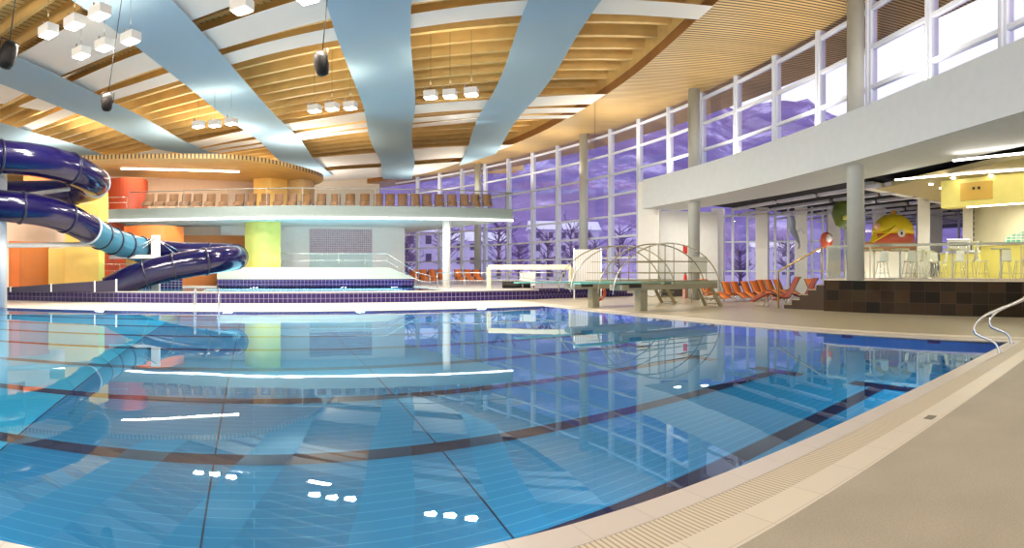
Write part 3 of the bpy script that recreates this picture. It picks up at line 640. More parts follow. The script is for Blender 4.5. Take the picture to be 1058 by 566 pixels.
for i in range(5): a_ = n - 5 + i; b_ = n - 5 + (i + 1) % 5; m.face([a_, b_, b_ + 5, a_ + 5])
m.build('brim', capm, fg)
MB().lathe([(.02, 5.2), (.16, 5.12), (.2, 4.98), (.12, 4.86)], k=14).build('button', plain('ochre', (.7, .4, .05), .4), fg)
MB().lathe([(.6, 2.5), (1.05, 2.75), (1.25, 3.1), (1.28, 3.5), (1.22, 3.8), (.9, 4.3)], k=32).build('head', facem, fg)
eye = MB().lathe([(.02, -.24), (.17, -.17), (.24, 0), (.17, .17), (.02, .24)], (.45, -1.12, 3.75), 16).build('eye', plain('eye_white', (.85, .82, .75), .3), fg)
MB().lathe([(.02, -.09), (.08, 0), (.02, .09)], (.48, -1.35, 3.75), 10).build('pupil', dark, eye)
MB().lathe([(.02, -.2), (.14, -.14), (.2, 0), (.14, .14), (.02, .2)], (-.95, -.95, 4.2), 12).build('spot', plain('pinkish', (.75, .45, .3), .4), fg)
MB().cyl(0, 0, 0, 2.6, .4, 16).build('base', plain('brown_base', (.30, .14, .06), .6), fg)
cw = empty('kids_area_wall', at(888, 31.4)); tag(cw, 'low cream wall with brown top band under the yellow cap figure', 'partition'); d_ = at(950, 31.4) - at(888, 31.4)
mm = MB(); mm.beam((0, 0, 1.35), (d_.x, d_.y, 1.35), .2, 2.7); mm.build('panel', cream, cw); mm = MB(); mm.beam((0, 0, 2.95), (d_.x, d_.y, 2.95), .22, .5); mm.build('top_band', plain('brown_band', (.32, .14, .05), .5), cw)
k = at(873, 31, 0); gf = empty('green_ball_figure', (k.x, k.y, 0)); tag(gf, 'big green ball figure half hidden behind the thick grey column', 'sculpture')
MB().lathe([(.05, 3.9), (.6, 4.1), (.85, 4.7), (.7, 5.2), (.35, 5.42), (.05, 5.48)], k=28, sy=.8).build('ball', plain('olive_green', (.10, .14, .015), .5), gf)
MB().lathe([(.14, -.1), (.16, .05), (.05, .14)], (-.7, -.45, 4.45), 12).build('knob', limey, gf); MB().cyl(0, 0, 0, 4.0, .08, 10).build('stand_pole', grey_col, gf)
k = at(821, 30, 3.5); df = empty('hanging_dolphin', k, -bearing(821)); tag(df, 'grey leaping fish figure hanging below the baffles', 'decoration')
MB().sweep(spline([(-.18, 0, 1.0), (-.1, 0, .75), (-.12, 0, .35), (.1, 0, -.1), (.25, 0, -.5), (.2, 0, -.7)], 5), [.05 + .13 * math.sin(PI * min(1, (i + 1) / 20)) for i in range(26)], 10).build('body', plain('slate_grey', (.16, .19, .26), .4), df)
m = MB(); m.beam((0, 0, .1), (.35, 0, .35), .05, .12); m.beam((.35, 0, .35), (.5, 0, .1), .04, .1); m.build('fin', plain('pale_grey_fin', (.5, .5, .5), .4), df)
MB().sweep([(-.15, 0, 1.0), (-.15, 0, 1.9)], .01, 5).build('cord', dark, df)
k = at(854, 33, 3.4); bf = empty('red_float_figure', k, -bearing(854)); tag(bf, 'red and white hanging ball left of the thick grey column', 'decoration')
MB().lathe([(.03, -.5), (.3, -.35), (.4, 0), (.3, .35), (.03, .5)], k=20).build('ball', facem, bf); MB().lathe([(.02, -.25), (.16, -.15), (.2, 0), (.1, .2), (.02, .25)], (.15, -.35, .1), 12).build('white_patch', white, bf); MB().sweep([(0, 0, .5), (0, 0, 2.0)], .01, 5).build('cord', dark, bf)

# ================================================================== ROOF
rimP = [(9.0, 2.0), (13.2, 8.0), (15.7, 14.7), (18.9, 25.2), (20.4, 36.9), (19.9, 46), (18.3, 55.3), (15.5, 62), (13.0, 66.5)]
rim = spline([(x, y, 0) for x, y in [(-1, -10), (4.5, -4)] + rimP], 6)
outer = [(*gp(-0.98 + (1.62) * i / 40, GR + 3.0), 0) for i in range(41)]
m = MB(); nr = len(rim)
# soffit ring between the inner rim and a line outside the glass
def resample(P, n):
    P = [Vector(p) for p in P]; L = [0]
    for a, b in zip(P[:-1], P[1:]): L.append(L[-1] + (b - a).length)
    out = []; j = 0
    for i in range(n):
        s_ = L[-1] * i / (n - 1)
        while j < len(L) - 2 and L[j + 1] < s_: j += 1
        out.append(P[j].lerp(P[j + 1], (s_ - L[j]) / max(1e-6, L[j + 1] - L[j])))
    return out
A, B = resample(rim, 60), resample(outer, 60)
ia = m.add([(p.x, p.y, ROOFZ) for p in A]); ib = m.add([(p.x, p.y, ROOFZ) for p in B]); ic = m.add([(p.x, p.y, ROOFZ + .5) for p in A]); idd = m.add([(p.x, p.y, ROOFZ + .5) for p in B])
for i in range(59):
    m.face([ia + i, ia + i + 1, ib + i + 1, ib + i]); m.face([ic + i, idd + i, idd + i + 1, ic + i + 1]); m.face([ib + i, ib + i + 1, idd + i + 1, idd + i])
m.mi = 1
for i in range(59): m.face([ia + i, ic + i, ic + i + 1, ia + i + 1])
struct(m.build('ceiling_soffit', [soffit_m, darkwood]))
m = MB(); ia = m.add([(p.x, p.y, ROOFZ + .5) for p in A]); ib = m.add([(p.x, p.y, ROOFZ + 1.9) for p in A]); ic = m.add([(p.x + .4, p.y, ROOFZ + 1.9) for p in A]); idd = m.add([(p.x + .4, p.y, ROOFZ + .5) for p in A])
for i in range(59): m.face([ia + i, ib + i, ib + i + 1, ia + i + 1]); m.face([idd + i, idd + i + 1, ic + i + 1, ic + i])
struct(m.build('trim_10', joist_m))
# boarding and joists
RZ = 13.4
u0 = Vector((math.sin(ROOFB), math.cos(ROOFB), 0)); v0 = Vector((math.cos(ROOFB), -math.sin(ROOFB), 0))
m = MB(); ii = [i for i, p in enumerate(rim) if -13.9 < p.y < 65.9]; rr_ = [rim[i] for i in ii]
fa = m.add([(p.x + .5, p.y, z) for p in rr_ for z in (RZ, RZ + .3)]); fb = m.add([(-46, p.y, z) for p in rr_ for z in (RZ, RZ + .3)])
for i in range(len(rr_) - 1):
    a, b = fa + 2 * i, fb + 2 * i; m.face([a, b, b + 2, a + 2]); m.face([a + 1, a + 3, b + 3, b + 1]); m.face([a, a + 2, a + 3, a + 1])
ceil = struct(m.build('ceiling', deck_m))
def rim_hit(P0, d, t0=-60):                                         # where the ray leaves the roof opening
    Q = P0 + d * t0; best = None
    for a, b in zip(rim[:-1], rim[1:]):
        e_ = b - a; den = d.x * e_.y - d.y * e_.x
        if abs(den) < 1e-9: continue
        t = ((a.x - Q.x) * e_.y - (a.y - Q.y) * e_.x) / den; s_ = ((a.x - Q.x) * d.y - (a.y - Q.y) * d.x) / den
        if 0 <= s_ <= 1 and t > 0 and (best is None or t < best): best = t
    return 40 if best is None else best + t0
def clipx(P0, d, xmin, xmax, ymin, ymax):
    t0, t1 = -200, 200
    for p, q, lo, hi in ((P0.x, d.x, xmin, xmax), (P0.y, d.y, ymin, ymax)):
        if abs(q) < 1e-6: continue
        a, b = (lo - p) / q, (hi - p) / q
        if a > b: a, b = b, a
        t0, t1 = max(t0, a), min(t1, b)
    return t0, t1
dd = -6.0
while dd < 66:
    P0 = u0 * dd; t0, t1 = clipx(P0, v0, -45, 29, -13.5, 66); t1 = min(t1, rim_hit(P0, v0) + .3)
    if t1 - t0 > 2:
        a, b = P0 + v0 * t0, P0 + v0 * t1
        MB().beam((a.x, a.y, RZ - .3), (b.x, b.y, RZ - .3), .24, .6).build('beam', joist_m, ceil)
    dd += 1.5
# sails: long ones toward bearing .28, cross ones across bearing ROOFB
SB = (427 - PX0) / F
us = Vector((math.sin(SB), math.cos(SB), 0)); vs = Vector((math.cos(SB), -math.sin(SB), 0))
def sail_long(s0, s1, d0, d1, lab, z=11.62, ends=None, n=60):
    m = MB(); base = []
    for i in range(n + 1):
        t = i / n; row = []
        for j in range(7):
            f = j / 6; s_ = s0 + (s1 - s0) * f; e1 = d1 if ends is None else ends[0] + (ends[1] - ends[0]) * f
            d = d0 + (e1 - d0) * t; wob = .06 * math.sin(d * .45 + s0)
            row.append(us * d + vs * (s_ + .12 * math.sin(d * .33 + s0)) + Vector((0, 0, z + wob - .02 * math.sin(PI * f))))
        base.append(m.add(row))
    for i in range(n):
        for j in range(6): m.face([base[i] + j, base[i] + j + 1, base[i + 1] + j + 1, base[i + 1] + j])
    o = m.build('ceiling_sail', sail_blue); mod = o.modifiers.new('thickness', 'SOLIDIFY'); mod.thickness = .01
    tag(o, lab, 'fabric sail', 'long blue grey ceiling sails')
sail_long(4.35, 6.95, -8, 52, 'long blue grey fabric sail nearest the slatted soffit', ends=(54, 48.5))
sail_long(-3.15, 0.0, -8, 62, 'broad blue grey fabric sail running straight away above the pool centre')
sail_long(-11.9, -8.7, -8, 60, 'blue grey fabric sail between the hanging speakers')
sail_long(-20.2, -17.0, -8, 52, 'blue grey fabric sail passing above the slide loop', ends=(42, 50))
sail_long(-28.6, -25.4, -8, 46, 'blue grey fabric sail at the far left edge', ends=(40, 44))
def sail_cross(d0, d1, br, lab, z=11.85, tmin=-44):
    uu = Vector((math.sin(br), math.cos(br), 0)); vv = Vector((math.cos(br), -math.sin(br), 0)); m = MB(); rows = []
    for j in range(4):
        d = d0 + (d1 - d0) * j / 3; P0 = uu * d; tm = rim_hit(P0, vv) - .05; row = []
        for i in range(41):
            t = tmin + (tm - tmin) * i / 40; q = P0 + vv * t; row.append((q.x, q.y, z + .04 * math.sin(t * .5 + d0)))
        rows.append(m.add(row))
    for j in range(3):
        for i in range(40): m.face([rows[j] + i, rows[j + 1] + i, rows[j + 1] + i + 1, rows[j] + i + 1])
    o = m.build('cross_sail', sail_white); mod = o.modifiers.new('thickness', 'SOLIDIFY'); mod.thickness = .01
    tag(o, lab, 'fabric sail', 'white cross sails')
sail_cross(14.2, 17.6, .60, 'widest white cross sail of the near set, nearest overhead', tmin=-30)
sail_cross(18.6, 20.6, .60, 'white cross sail in the middle of the near set', tmin=-30)
sail_cross(21.35, 22.6, .60, 'narrow white cross sail, farthest of the near set', tmin=-38)
sail_cross(33.0, 34.9, .64, 'white cross sail just beyond the floodlights, nearest of the far set')
sail_cross(35.6, 36.7, .64, 'narrow white cross sail in the middle of the far set')
sail_cross(37.1, 37.9, .64, 'narrowest white cross sail of the far set')
sail_cross(45.6, 50.2, .60, 'white cross sail near the far end of the roof', tmin=-30)
sail_cross(52.2, 58, .60, 'white cross sail at the very far end of the roof', tmin=-30)

# floodlights in rows
def flood():
    t = empty('floodlight'); m = MB(); m.box(-.30, .30, -.24, .24, 0, .30); m.build('housing', lamp_h, t)
    MB().box(-.26, .26, -.20, .20, -.03, 0).build('lens', lamp_e, t); MB().box(-.31, -.27, -.03, .03, .1, .55).build('bracket', steel, t)
    MB().cyl(0, 0, .3, 3.0, .008, 6).build('rod', dark, t); return t
fl = flood()
clusters = [((445, 101), (465, 100), (487, 98), 'right of the broad middle sail'), ((325, 115), (343, 113), (362, 112), 'below the right hanging speaker'),
            ((205, 131), (222, 130), (239, 128), 'above the gallery ceiling'), ((50, 36), (77, 27), (103, 17), 'nearest the upper left corner'),
            ((84, 58), (108, 50), (135, 43), 'lower one at upper left'), ((250, 11), (318, 0), (352, -8), 'at the top edge')]
first = True
for cl in clusters:
    for i, (px, py) in enumerate(cl[:3]):
        z = 9.75; r = F * (z - EYE) / (PYH - py)
        o = fl if first else copy_tree(fl); first = False
        p_ = at(px, r, z); o.location = p_; o.rotation_euler = (0, 0, -ROOFB)
        tag(o, 'box floodlight, %s from left in row %s' % (ORD[i], cl[3]), 'light', 'floodlights hung under the roof')
        a = area('floodlight_beam', (p_.x, p_.y, z - .06), (0, 0, 0), .5, .4, LAMP_W, (1, .93, .80))
        b = area('floodlight_uplight', (p_.x, p_.y, z + .62), (PI, 0, 0), .5, .4, UP_W, (1, .88, .66))

# hanging loudspeakers
def speaker():
    t = empty('loudspeaker'); M = Matrix.Rotation(.35, 4, 'X')
    m = MB(); m.lathe([(.06, -.37), (.17, -.34), (.235, -.22), (.26, 0), (.235, .22), (.17, .34), (.06, .37)], k=20, M=M, sy=.85); m.build('cabinet', plain('matt_black', (.012, .01, .009), .5, spec=.25), t)
    g = MB(); g.lathe([(.05, -.30), (.15, -.27), (.2, -.17), (.215, 0), (.2, .17), (.15, .27), (.05, .30)], k=20, M=Matrix.Translation((0, -.03, 0)) @ M, sy=.95); g.build('grille', plain('speaker_grille', (.035, .028, .025), .7, spec=.2), t)
    MB().sweep([(-.27, 0, 0), (-.27, 0, .42), (.27, 0, .42), (.27, 0, 0)], .02, 6).build('bracket', dark, t)
    MB().cyl(0, 0, .42, 4.7, .018, 8).build('rod', dark, t); return t
sp = speaker()
for i, (px, py, r, s_, rz, lab) in enumerate(((8, 57, 15.5, 1.0, .5, 'black hanging loudspeaker at the far left edge'), (110.5, 106, 19.5, .8, -.3, 'small black hanging loudspeaker above the slide bend'), (332, 66, 17.5, 1.0, -.9, 'black hanging loudspeaker above the pool centre'))):
    o = sp if i == 0 else copy_tree(sp); o.location = at(px, r, zof(py, r)); o.scale = (s_,) * 3; o.rotation_euler = (0, .15, rz - bearing(px)); tag(o, lab, 'loudspeaker', 'hanging loudspeakers')

# ================================================================== WATER SLIDE
sl = empty('water_slide', at(60, 29, PZ)); tag(sl, 'dark blue twisting tube slide on white steel supports at far left', 'water slide'); so = sl.location.copy()
def sp3(L): return [at(px, r, zof(py, r)) - so for px, py, r in L]
path = sp3([(-130, 150, 23.5), (-60, 157, 23.5), (0, 162, 24), (40, 166, 24.6), (72, 174, 25.6), (93, 184, 27.0), (99, 190, 28.6), (90, 195, 30.0), (60, 199, 31), (10, 200, 31.5), (-60, 201, 31), (-115, 204, 29), (-125, 206, 27), (-90, 207, 25.4),
            (-50, 209, 25), (0, 212.5, 25), (40, 217, 25.6), (68, 225, 26.6), (92, 237, 28), (116, 249, 30), (145, 257.5, 31.8), (180, 262, 33.2), (215, 263, 34), (238, 264, 33.8), (243, 266, 32.2), (232, 267.5, 30.8), (212, 270, 30.0), (180, 275.5, 30.0), (150, 283, 30.1), (128, 291, 30.2), (112, 299, 30.3)])
SP = spline(path, 8); NS = len(SP); TRd = .70
cuts = [0, 32, 60, 112, 136, 144, 160, 176, 208, 224, NS - 1]
for a, b in zip(cuts[:-1], cuts[1:]):
    MB().sweep(SP[a:b + 1], TRd, 28, caps=False).build('tube_section', tube_clear if 144 <= a < 160 else navy, sl)
for i, c_ in enumerate([16, 32, 46, 60, 80, 112, 124, 136, 144, 148, 152, 156, 160, 176, 190, 208, 216, 224]):
    d = (SP[min(c_ + 1, NS - 1)] - SP[c_ - 1]).normalized() * .05
    MB().sweep([SP[c_] - d, SP[c_] + d], TRd + .05, 28).build('flange', flange_w if c_ in (46, 144) else flange_m, sl)
def slp(px, py, r): return at(px, r, zof(py, r)) - so
c = at(1, 25.9) - so; MB().cyl(c.x, c.y, -PZ, zof(150, 25.9) - so.z, .28, 24).build('support_column', plain('pale_grey_column', (.62, .66, .70), .4), sl)
armm = plain('pale_arm_steel', (.62, .60, .56), .4)
MB().sweep([slp(5, 253.5, 25.9), slp(95, 252.5, 28.5)], .12, 10).build('support_arm', armm, sl)
MB().sweep([slp(5, 205, 25.9), slp(72, 195, 26.6)], .10, 10).build('support_arm', armm, sl)
MB().sweep([slp(5, 182, 25.9), slp(0, 178, 24.5)], .10, 10).build('support_arm', armm, sl)
c = at(161, 31.2) - so; MB().box(c.x - .22, c.x + .22, c.y - .2, c.y + .2, -.1, zof(243, 31.2) - so.z).build('support_mast', white, sl)
MB().beam(slp(113, 265.5, 30.6), slp(160, 265, 31.2), .25, .2).build('support_arm', armm, sl)
for q in ((125, 262, 30.5), (190, 262, 32.8), (182, 263, 32), (140, 262, 31)): MB().sweep([slp(161, 246, 31.0), slp(*q)], .025, 6).build('brace_cable', steel, sl)
# splash trough panels around the landing
tr = empty('landing_trough', at(60, 29.1, PZ)); tag(tr, 'dark violet panelled trough wall with white dividers where the slide lands', 'trough'); to = tr.location.copy()
tp = [(-30, 1.9 - .1), (11, .95), (53, 1.08), (98, 1.2), (120, 1.3)]
tp = [(-40, .78), (11, .80), (53, .95), (98, 1.10), (120, 1.18)]
for (pa, ha), (pb, hb) in zip(tp[:-1], tp[1:]):
    a, b = at(pa, 28.95, 0) - to, at(pb, 28.95, 0) - to; m = MB()
    za, zb = ha - .0 - PZ, hb - PZ
    n = m.add([(a.x, a.y, 0), (b.x, b.y, 0), (b.x, b.y, zb), (a.x, a.y, za), (a.x, a.y + .1, 0), (b.x, b.y + .1, 0), (b.x, b.y + .1, zb), (a.x, a.y + .1, za)])
    for q in ((0, 1, 2, 3), (4, 7, 6, 5), (3, 2, 6, 7), (0, 3, 7, 4), (1, 5, 6, 2)): m.face([n + i for i in q])
    m.build('side_panel', violet_p, tr); MB().box(-.03, .03, -.05, .12, 0, zb + .03).build('divider', white, tr, loc=(b.x, b.y, 0))

# ================================================================== DIVING EQUIPMENT
def springboard(Y, lab, x_tip, x_pillar, h=1.12, arcs=(12.95, 19.0)):
    t = empty('springboard_stand', (x_pillar, Y, 0)); tag(t, lab, 'diving board', 'springboards beside the pool')
    MB().box(-.18, .18, -.20, .20, 0, h - .28).build('pillar', conc, t)
    X = lambda x: x - x_pillar
    MB().box(X(x_pillar - 1.3), X(arcs[1] - .1), -.42, .42, h - .28, h - .06).build('platform_beam', conc, t)
    MB().box(X(x_tip), X(x_tip + 4.9), -.26, .26, h, h + .045).build('board', board_m, t)
    MB().box(X(x_pillar - .95), X(x_pillar - .35), -.46, .46, h - .18, h - .02).build('fulcrum_box', dark, t)
    MB().box(X(x_tip + 4.6), X(arcs[1] - .1), -.40, .40, h - .06, h + .03).build('walkway', plain('walkway_grey_green', (.34, .38, .27), .5), t)
    for s_ in (-1, 1):
        xc = X((arcs[0] + arcs[1]) / 2); hw = (arcs[1] - arcs[0]) / 2
        P = [(xc - hw * math.cos(PI * i / 28), s_ * .5, .72 + 2.08 * math.sin(PI * i / 28)) for i in range(29)]
        MB().sweep(P, .028, 8).build('arched_handrail', steel if s_ < 0 else olive, t)
        for zz in (1.55, 2.05, 1.2):
            k_ = math.sqrt(max(0, 1 - ((zz - .72) / 2.08) ** 2)); MB().sweep([(xc - hw * k_ * .55, s_ * .5, zz), (xc + hw * k_ * .97, s_ * .5, zz)], .02, 6).build('rail', olive, t)
        for xx in (-.35, .15): MB().sweep([(xc + xx, s_ * .5, h - .1), (xc + xx, s_ * .5, 2.78)], .022, 6).build('rail_post', olive, t)
        xr = X(arcs[1] - .3)
        MB().beam((xr - .3, s_ * .45, h - .2), (xr + .35, s_ * .5, 0), .09, .14).build('rear_leg', olive, t)
        MB().sweep(spline([(xr - 1.0, s_ * .48, h - .3), (xr - .8, s_ * .48, .45), (xr - .2, s_ * .48, .35), (xr + .3, s_ * .48, .6)], 5), .02, 6).build('brace', olive, t)
    for i in range(4): MB().box(X(arcs[1] - .25) + .1 * i, X(arcs[1] - .1) + .12 * i, -.42, .42, h - .3 - .25 * i, h - .26 - .25 * i).build('step', olive, t)
    return t
springboard(21.3, 'springboard with arched handrails, farther of the two', 10.6, 14.5)
springboard(18.2, 'springboard with arched handrails, nearer of the two, black box under its board', 11.6, 14.75, h=1.14)
m = MB(); p_ = at(618.5, 26.6); q = [(p_.x + .30 * math.cos(a) * .85, p_.y - .30 * math.cos(a) * .45, .62 + .33 * math.sin(a)) for a in [2 * PI * i / 28 for i in range(28)]]
lb = MB().sweep(q, .07, 10, closed=True).build('lifebuoy', buoy); tag(lb, 'orange lifebuoy ring hanging on the left springboard pillar', 'lifebuoy')
for i in (3, 10, 17, 24): MB().sweep([q[i - 1], q[i], q[i + 1]], .074, 10, caps=False).build('band', plain('pale_orange_band', (.8, .35, .22), .5), lb)
# signs and info board by the column
m = MB(); p_ = at(708, 33.8); m.obox(p_[:2], (math.cos(.76), -math.sin(.76)), .13, .02, zof(262, 33.8), zof(254, 33.8)); tag(m.build('red_sign', red_s), 'small red fire point sign on the white wall beside the grey column', 'sign')
k = at(708, 33.5, 0); ex = empty('fire_extinguisher', k); tag(ex, 'red fire extinguisher on a stand below the red sign', 'fire extinguisher')
MB().lathe([(.09, .9), (.1, .95), (.1, 1.35), (.04, 1.45)], k=14).build('cylinder', red_s, ex); MB().lathe([(.05, 1.42), (.06, 1.5), (.02, 1.55)], k=8).build('valve', dark, ex); MB().box(-.12, .12, -.1, .1, 0, .9).build('stand', plain('pinkish_stand', (.6, .3, .25), .5), ex)
p_ = at(722, 29.0); ib_ = empty('info_board', p_, -.78); tag(ib_, 'grey information board behind the springboard steps', 'sign')
MB().box(-.42, .42, -.02, .02, 1.5, 2.35).build('panel', plain('grey_board', (.36, .36, .30), .4), ib_)
for x in (-.38, .38): MB().cyl(x, 0, 0, 1.5, .025, 8).build('post', steel, ib_)

# frame, railings on the platform
k = at(505, 33.5, PZ); q = at(590, 32.5, PZ); gf = empty('goal_frame', k); tag(gf, 'cream rectangular frame standing on the platform before the glass', 'frame')
dlt = q - k; crm = plain('cream_metal', (.72, .66, .48), .4); top = 1.28
MB().beam((0, 0, top), (dlt.x, dlt.y, top), .25, .28).build('top_beam', crm, gf)
MB().beam((0, 0, 0), (0, 0, top), .2, .2).build('post', crm, gf); MB().beam((dlt.x, dlt.y, 0), (dlt.x, dlt.y, top), .2, .2).build('post', crm, gf)
k = at(519, 34.5, PZ + .0); q = at(548, 34.5, PZ); rl = MB(); rl.sweep([(k.x, k.y, PZ + .22), (q.x, q.y, PZ + .22)], .2, 12); tag(rl.build('dark_roller', dark), 'dark rolled cover on the platform inside the cream frame', 'roller')
k = at(545, 36, PZ); wb = empty('white_cabinet', k, -.45); tag(wb, 'white box cabinet on the platform inside the cream frame', 'cabinet')
MB().box(-.5, .5, -.25, .25, .12, 1.0).build('body', plain('lilac_white', (.75, .74, .85), .5), wb); MB().box(-.46, .46, -.27, -.25, .15, .96).build('door', white, wb)
for sx in (-.4, .4): MB().box(sx - .04, sx + .04, -.2, .2, 0, .12).build('foot', dark, wb)
k = at(608, 33.8, 0); wl = empty('slatted_screen', k, -.6); tag(wl, 'pale vertical slatted screen behind the left springboard', 'screen')
MB().box(-.85, .75, -.02, .02, PZ, 2.9).build('panel', tiles('slatted_white', (.7, .68, .64), (.7, .68, .64), (.42, .38, .45), .12, 9, .012, axes='xz'), wl)
for x in (-.85, .75): MB().box(x - .04, x + .04, -.04, .04, 0, 2.95).build('post', steel, wl)
def railing(pts, lab, h=.95, mids=(.5,), slope=None):
    t = empty('steel_railing', pts[0]); tag(t, lab, 'railing'); o = Vector(pts[0])
    L = [Vector(p) - o for p in pts]
    MB().sweep([p + Vector((0, 0, h)) for p in L], .025, 8).build('handrail', steel, t)
    for mm_ in mids: MB().sweep([p + Vector((0, 0, h * mm_)) for p in L], .018, 6).build('rail', steel, t)
    for p in L: MB().sweep([p, p + Vector((0, 0, h))], .022, 6).build('post', steel, t)
railing([at(290, 39, 1.85), at(320, 39, 1.85), at(350, 39, 1.85), at(377, 39, 1.85), at(400, 39.2, 1.85), at(430, 38, PZ), at(444, 37.5, PZ - .2)], 'steel railing on the pale parapet sloping down at its right end')
railing([at(452, 35, PZ), at(480, 34.5, PZ), at(505, 34, PZ), at(540, 34, PZ)], 'steel railing on the platform left of the cream frame')
railing([at(506, 35.5, PZ), at(525, 35.5, PZ), at(560, 35.2, PZ), at(584, 35, PZ)], 'steel railing on the platform behind the cream frame')
railing([at(104, 37.5, PZ), at(124, 37.2, PZ), at(150, 37, PZ)], 'steel railing low behind the slide run', h=1.5, mids=(.35, .7))
railing([at(112, 37.4, 5.75), at(131, 37.2, 5.75)], 'short steel rail at the left end of the gallery', h=.7)
# ladders
def ladder(px1, px2, lab):
    Y = PYb; x1, x2 = math.tan(bearing(px1)) * Y, math.tan(bearing(px2)) * Y
    t = empty('pool_ladder', ((x1 + x2) / 2, Y, 0)); tag(t, lab, 'ladder'); w2 = (x2 - x1) / 2
    for s_ in (-1, 1): MB().sweep(spline([(s_ * w2, .45, 0), (s_ * w2, .45, .75), (s_ * w2, .25, .92), (s_ * w2, -.02, .85), (s_ * w2, -.14, .5), (s_ * w2, -.14, -.9)], 6), .028, 8).build('handrail', chrome, t)
    for z in (-.3, -.6, -.85): MB().box(-w2, w2, -.2, -.08, z - .02, z + .02).build('step', chrome, t)
ladder(201, 226, 'chrome pool ladder at the far edge of the pool')
hr = empty('entry_handrails', (12.0, 3.0, 0)); tag(hr, 'pair of curved chrome handrails at the right corner of the pool', 'handrail')
for (dx, dy) in ((-.85, .05), (.65, .15)):
    P = spline([(dx, dy - .1, 0), (dx, dy + .02, .22), (dx - .15, dy + .38, .42), (dx - .05, dy + .25, .72), (dx + .3, dy - .35, 1.0), (dx + .6, dy - .85, 1.25), (dx + .85, dy - 1.25, 1.25), (dx + .95, dy - 1.4, 0)], 6)
    MB().sweep(P, .03, 10).build('handrail', chrome, hr); MB().lathe([(.06, 0), (.06, .015)], (dx, dy - .1, 0), 12).build('base_collar', chrome, hr)
m = MB(); p_ = at(961, 6.5); m.box(p_.x - .08, p_.x + .08, p_.y - .05, p_.y + .05, 0.001, .006)
tag(m.build('floor_drain', plain('drain_metal', (.25, .22, .18), .4, .6)), 'small square metal drain on the grey floor near the white border', 'drain')

# ================================================================== LOUNGERS
def lounger(mat, name, big=1.0, cushion=False):
    t = empty(name); prof = [(-.50, 1.02), (-.44, .98), (-.12, .40), (.0, .32), (.18, .32), (.55, .46), (.75, .44), (1.15, .24), (1.22, .22)]
    prof = [(a, b) for a, b, _ in spline([(y, z, 0) for y, z in prof], 4)]
    m = MB(); k = len(prof)
    n = m.add([(sx * .27, y, z) for y, z in prof for sx in (-1, 1)]); n2 = m.add([(sx * .27, y, z - .035) for y, z in prof for sx in (-1, 1)])
    for i in range(k - 1):
        a, b = n + 2 * i, n2 + 2 * i
        m.face([a, a + 1, a + 3, a + 2], True); m.face([b, b + 2, b + 3, b + 1], True); m.face([a, a + 2, b + 2, b]); m.face([a + 1, b + 1, b + 3, a + 3])
    m.face([n, n2, n2 + 1, n + 1]); m.face([n + 2 * k - 2, n + 2 * k - 1, n2 + 2 * k - 1, n2 + 2 * k - 2])
    m.build('sling', mat, t)
    for sx in (-1, 1):
        MB().sweep([(sx * .285, y, z - .02) for y, z in prof], .018, 6).build('side_tube', dark if not cushion else mat, t)
        MB().sweep([(sx * .27, .0, .30), (sx * .27, -.22, 0)], .018, 6).build('leg', steel, t); MB().sweep([(sx * .27, .5, .42), (sx * .27, .72, 0)], .018, 6).build('leg', steel, t)
    if cushion: MB().box(-.2, .2, -.06, .25, .32, .42).build('cushion', cushion, t)
    return t
Lo, Lr = lounger(orange, 'sun_lounger'), lounger(rust, 'sun_lounger')
deck = [(733, 30.2, 1.15, 'orange sun lounger directly right of the springboard steps'), (755, 31.0, 1, 'orange sun lounger in front of the annex glass, left end of the front row'), (764, 31.5, 1, 'orange sun lounger, second in the front row by the annex glass'), (774.5, 31.9, 1, 'orange sun lounger, third in the front row by the annex glass'), (784, 32.4, 1.02, 'orange sun lounger, right end of the front row by the annex glass'),
        (791, 34.2, 1.05, 'orange sun lounger in the back row beside the second white pillar'), (799, 34.7, 1.05, 'orange sun lounger in the back row, middle one'), (808, 35.2, 1.05, 'orange sun lounger in the back row, right end behind the rust red ones'), (843, 31.0, 1.15, 'orange sun lounger behind the dark stairs')]
for i, (px, r, s_, lab) in enumerate(deck):
    o = Lo if i == 0 else copy_tree(Lo); o.location = at(px, r, 0); o.scale = (s_,) * 3; o.rotation_euler = (0, 0, PI - .08); tag(o, lab, 'sun lounger', 'loungers on the beige deck')
for i, (px, r, s_, lab) in enumerate(((811, 26.3, 1.32, 'rust red sun lounger just left of the stair handrail'), (831, 27.6, 1.25, 'rust red sun lounger seen through the stair handrail'))):
    o = Lr if i == 0 else copy_tree(Lr); o.location = at(px, r, 0); o.scale = (s_,) * 3; o.rotation_euler = (0, 0, .95); tag(o, lab, 'sun lounger', 'loungers on the beige deck')
for i, (px, r) in enumerate(((428, 46.6), (437.5, 47.2), (447, 47.6), (456, 48.4), (474, 47.6), (484, 48), (493, 48.4))):
    o = copy_tree(Lo); o.location = at(px, r, PZ); o.scale = (1.12,) * 3; o.rotation_euler = (0, 0, PI - .2); tag(o, 'orange sun lounger on the raised platform under the gallery, %s from the left' % ORD[i], 'sun lounger', 'loungers on the raised platform')
Lg = lounger(brown, 'gallery_lounger', cushion=False); Lc = lounger(brown, 'gallery_lounger', cushion=towel_m)
gpx = [154, 166.5, 179, 192, 204, 217.5, 232, 247.5, 260, 274, 288, 302, 316, 332, 347, 362, 377, 391, 403, 416, 429, 441, 454, 467, 480, 491, 503]
c1 = c2_ = True
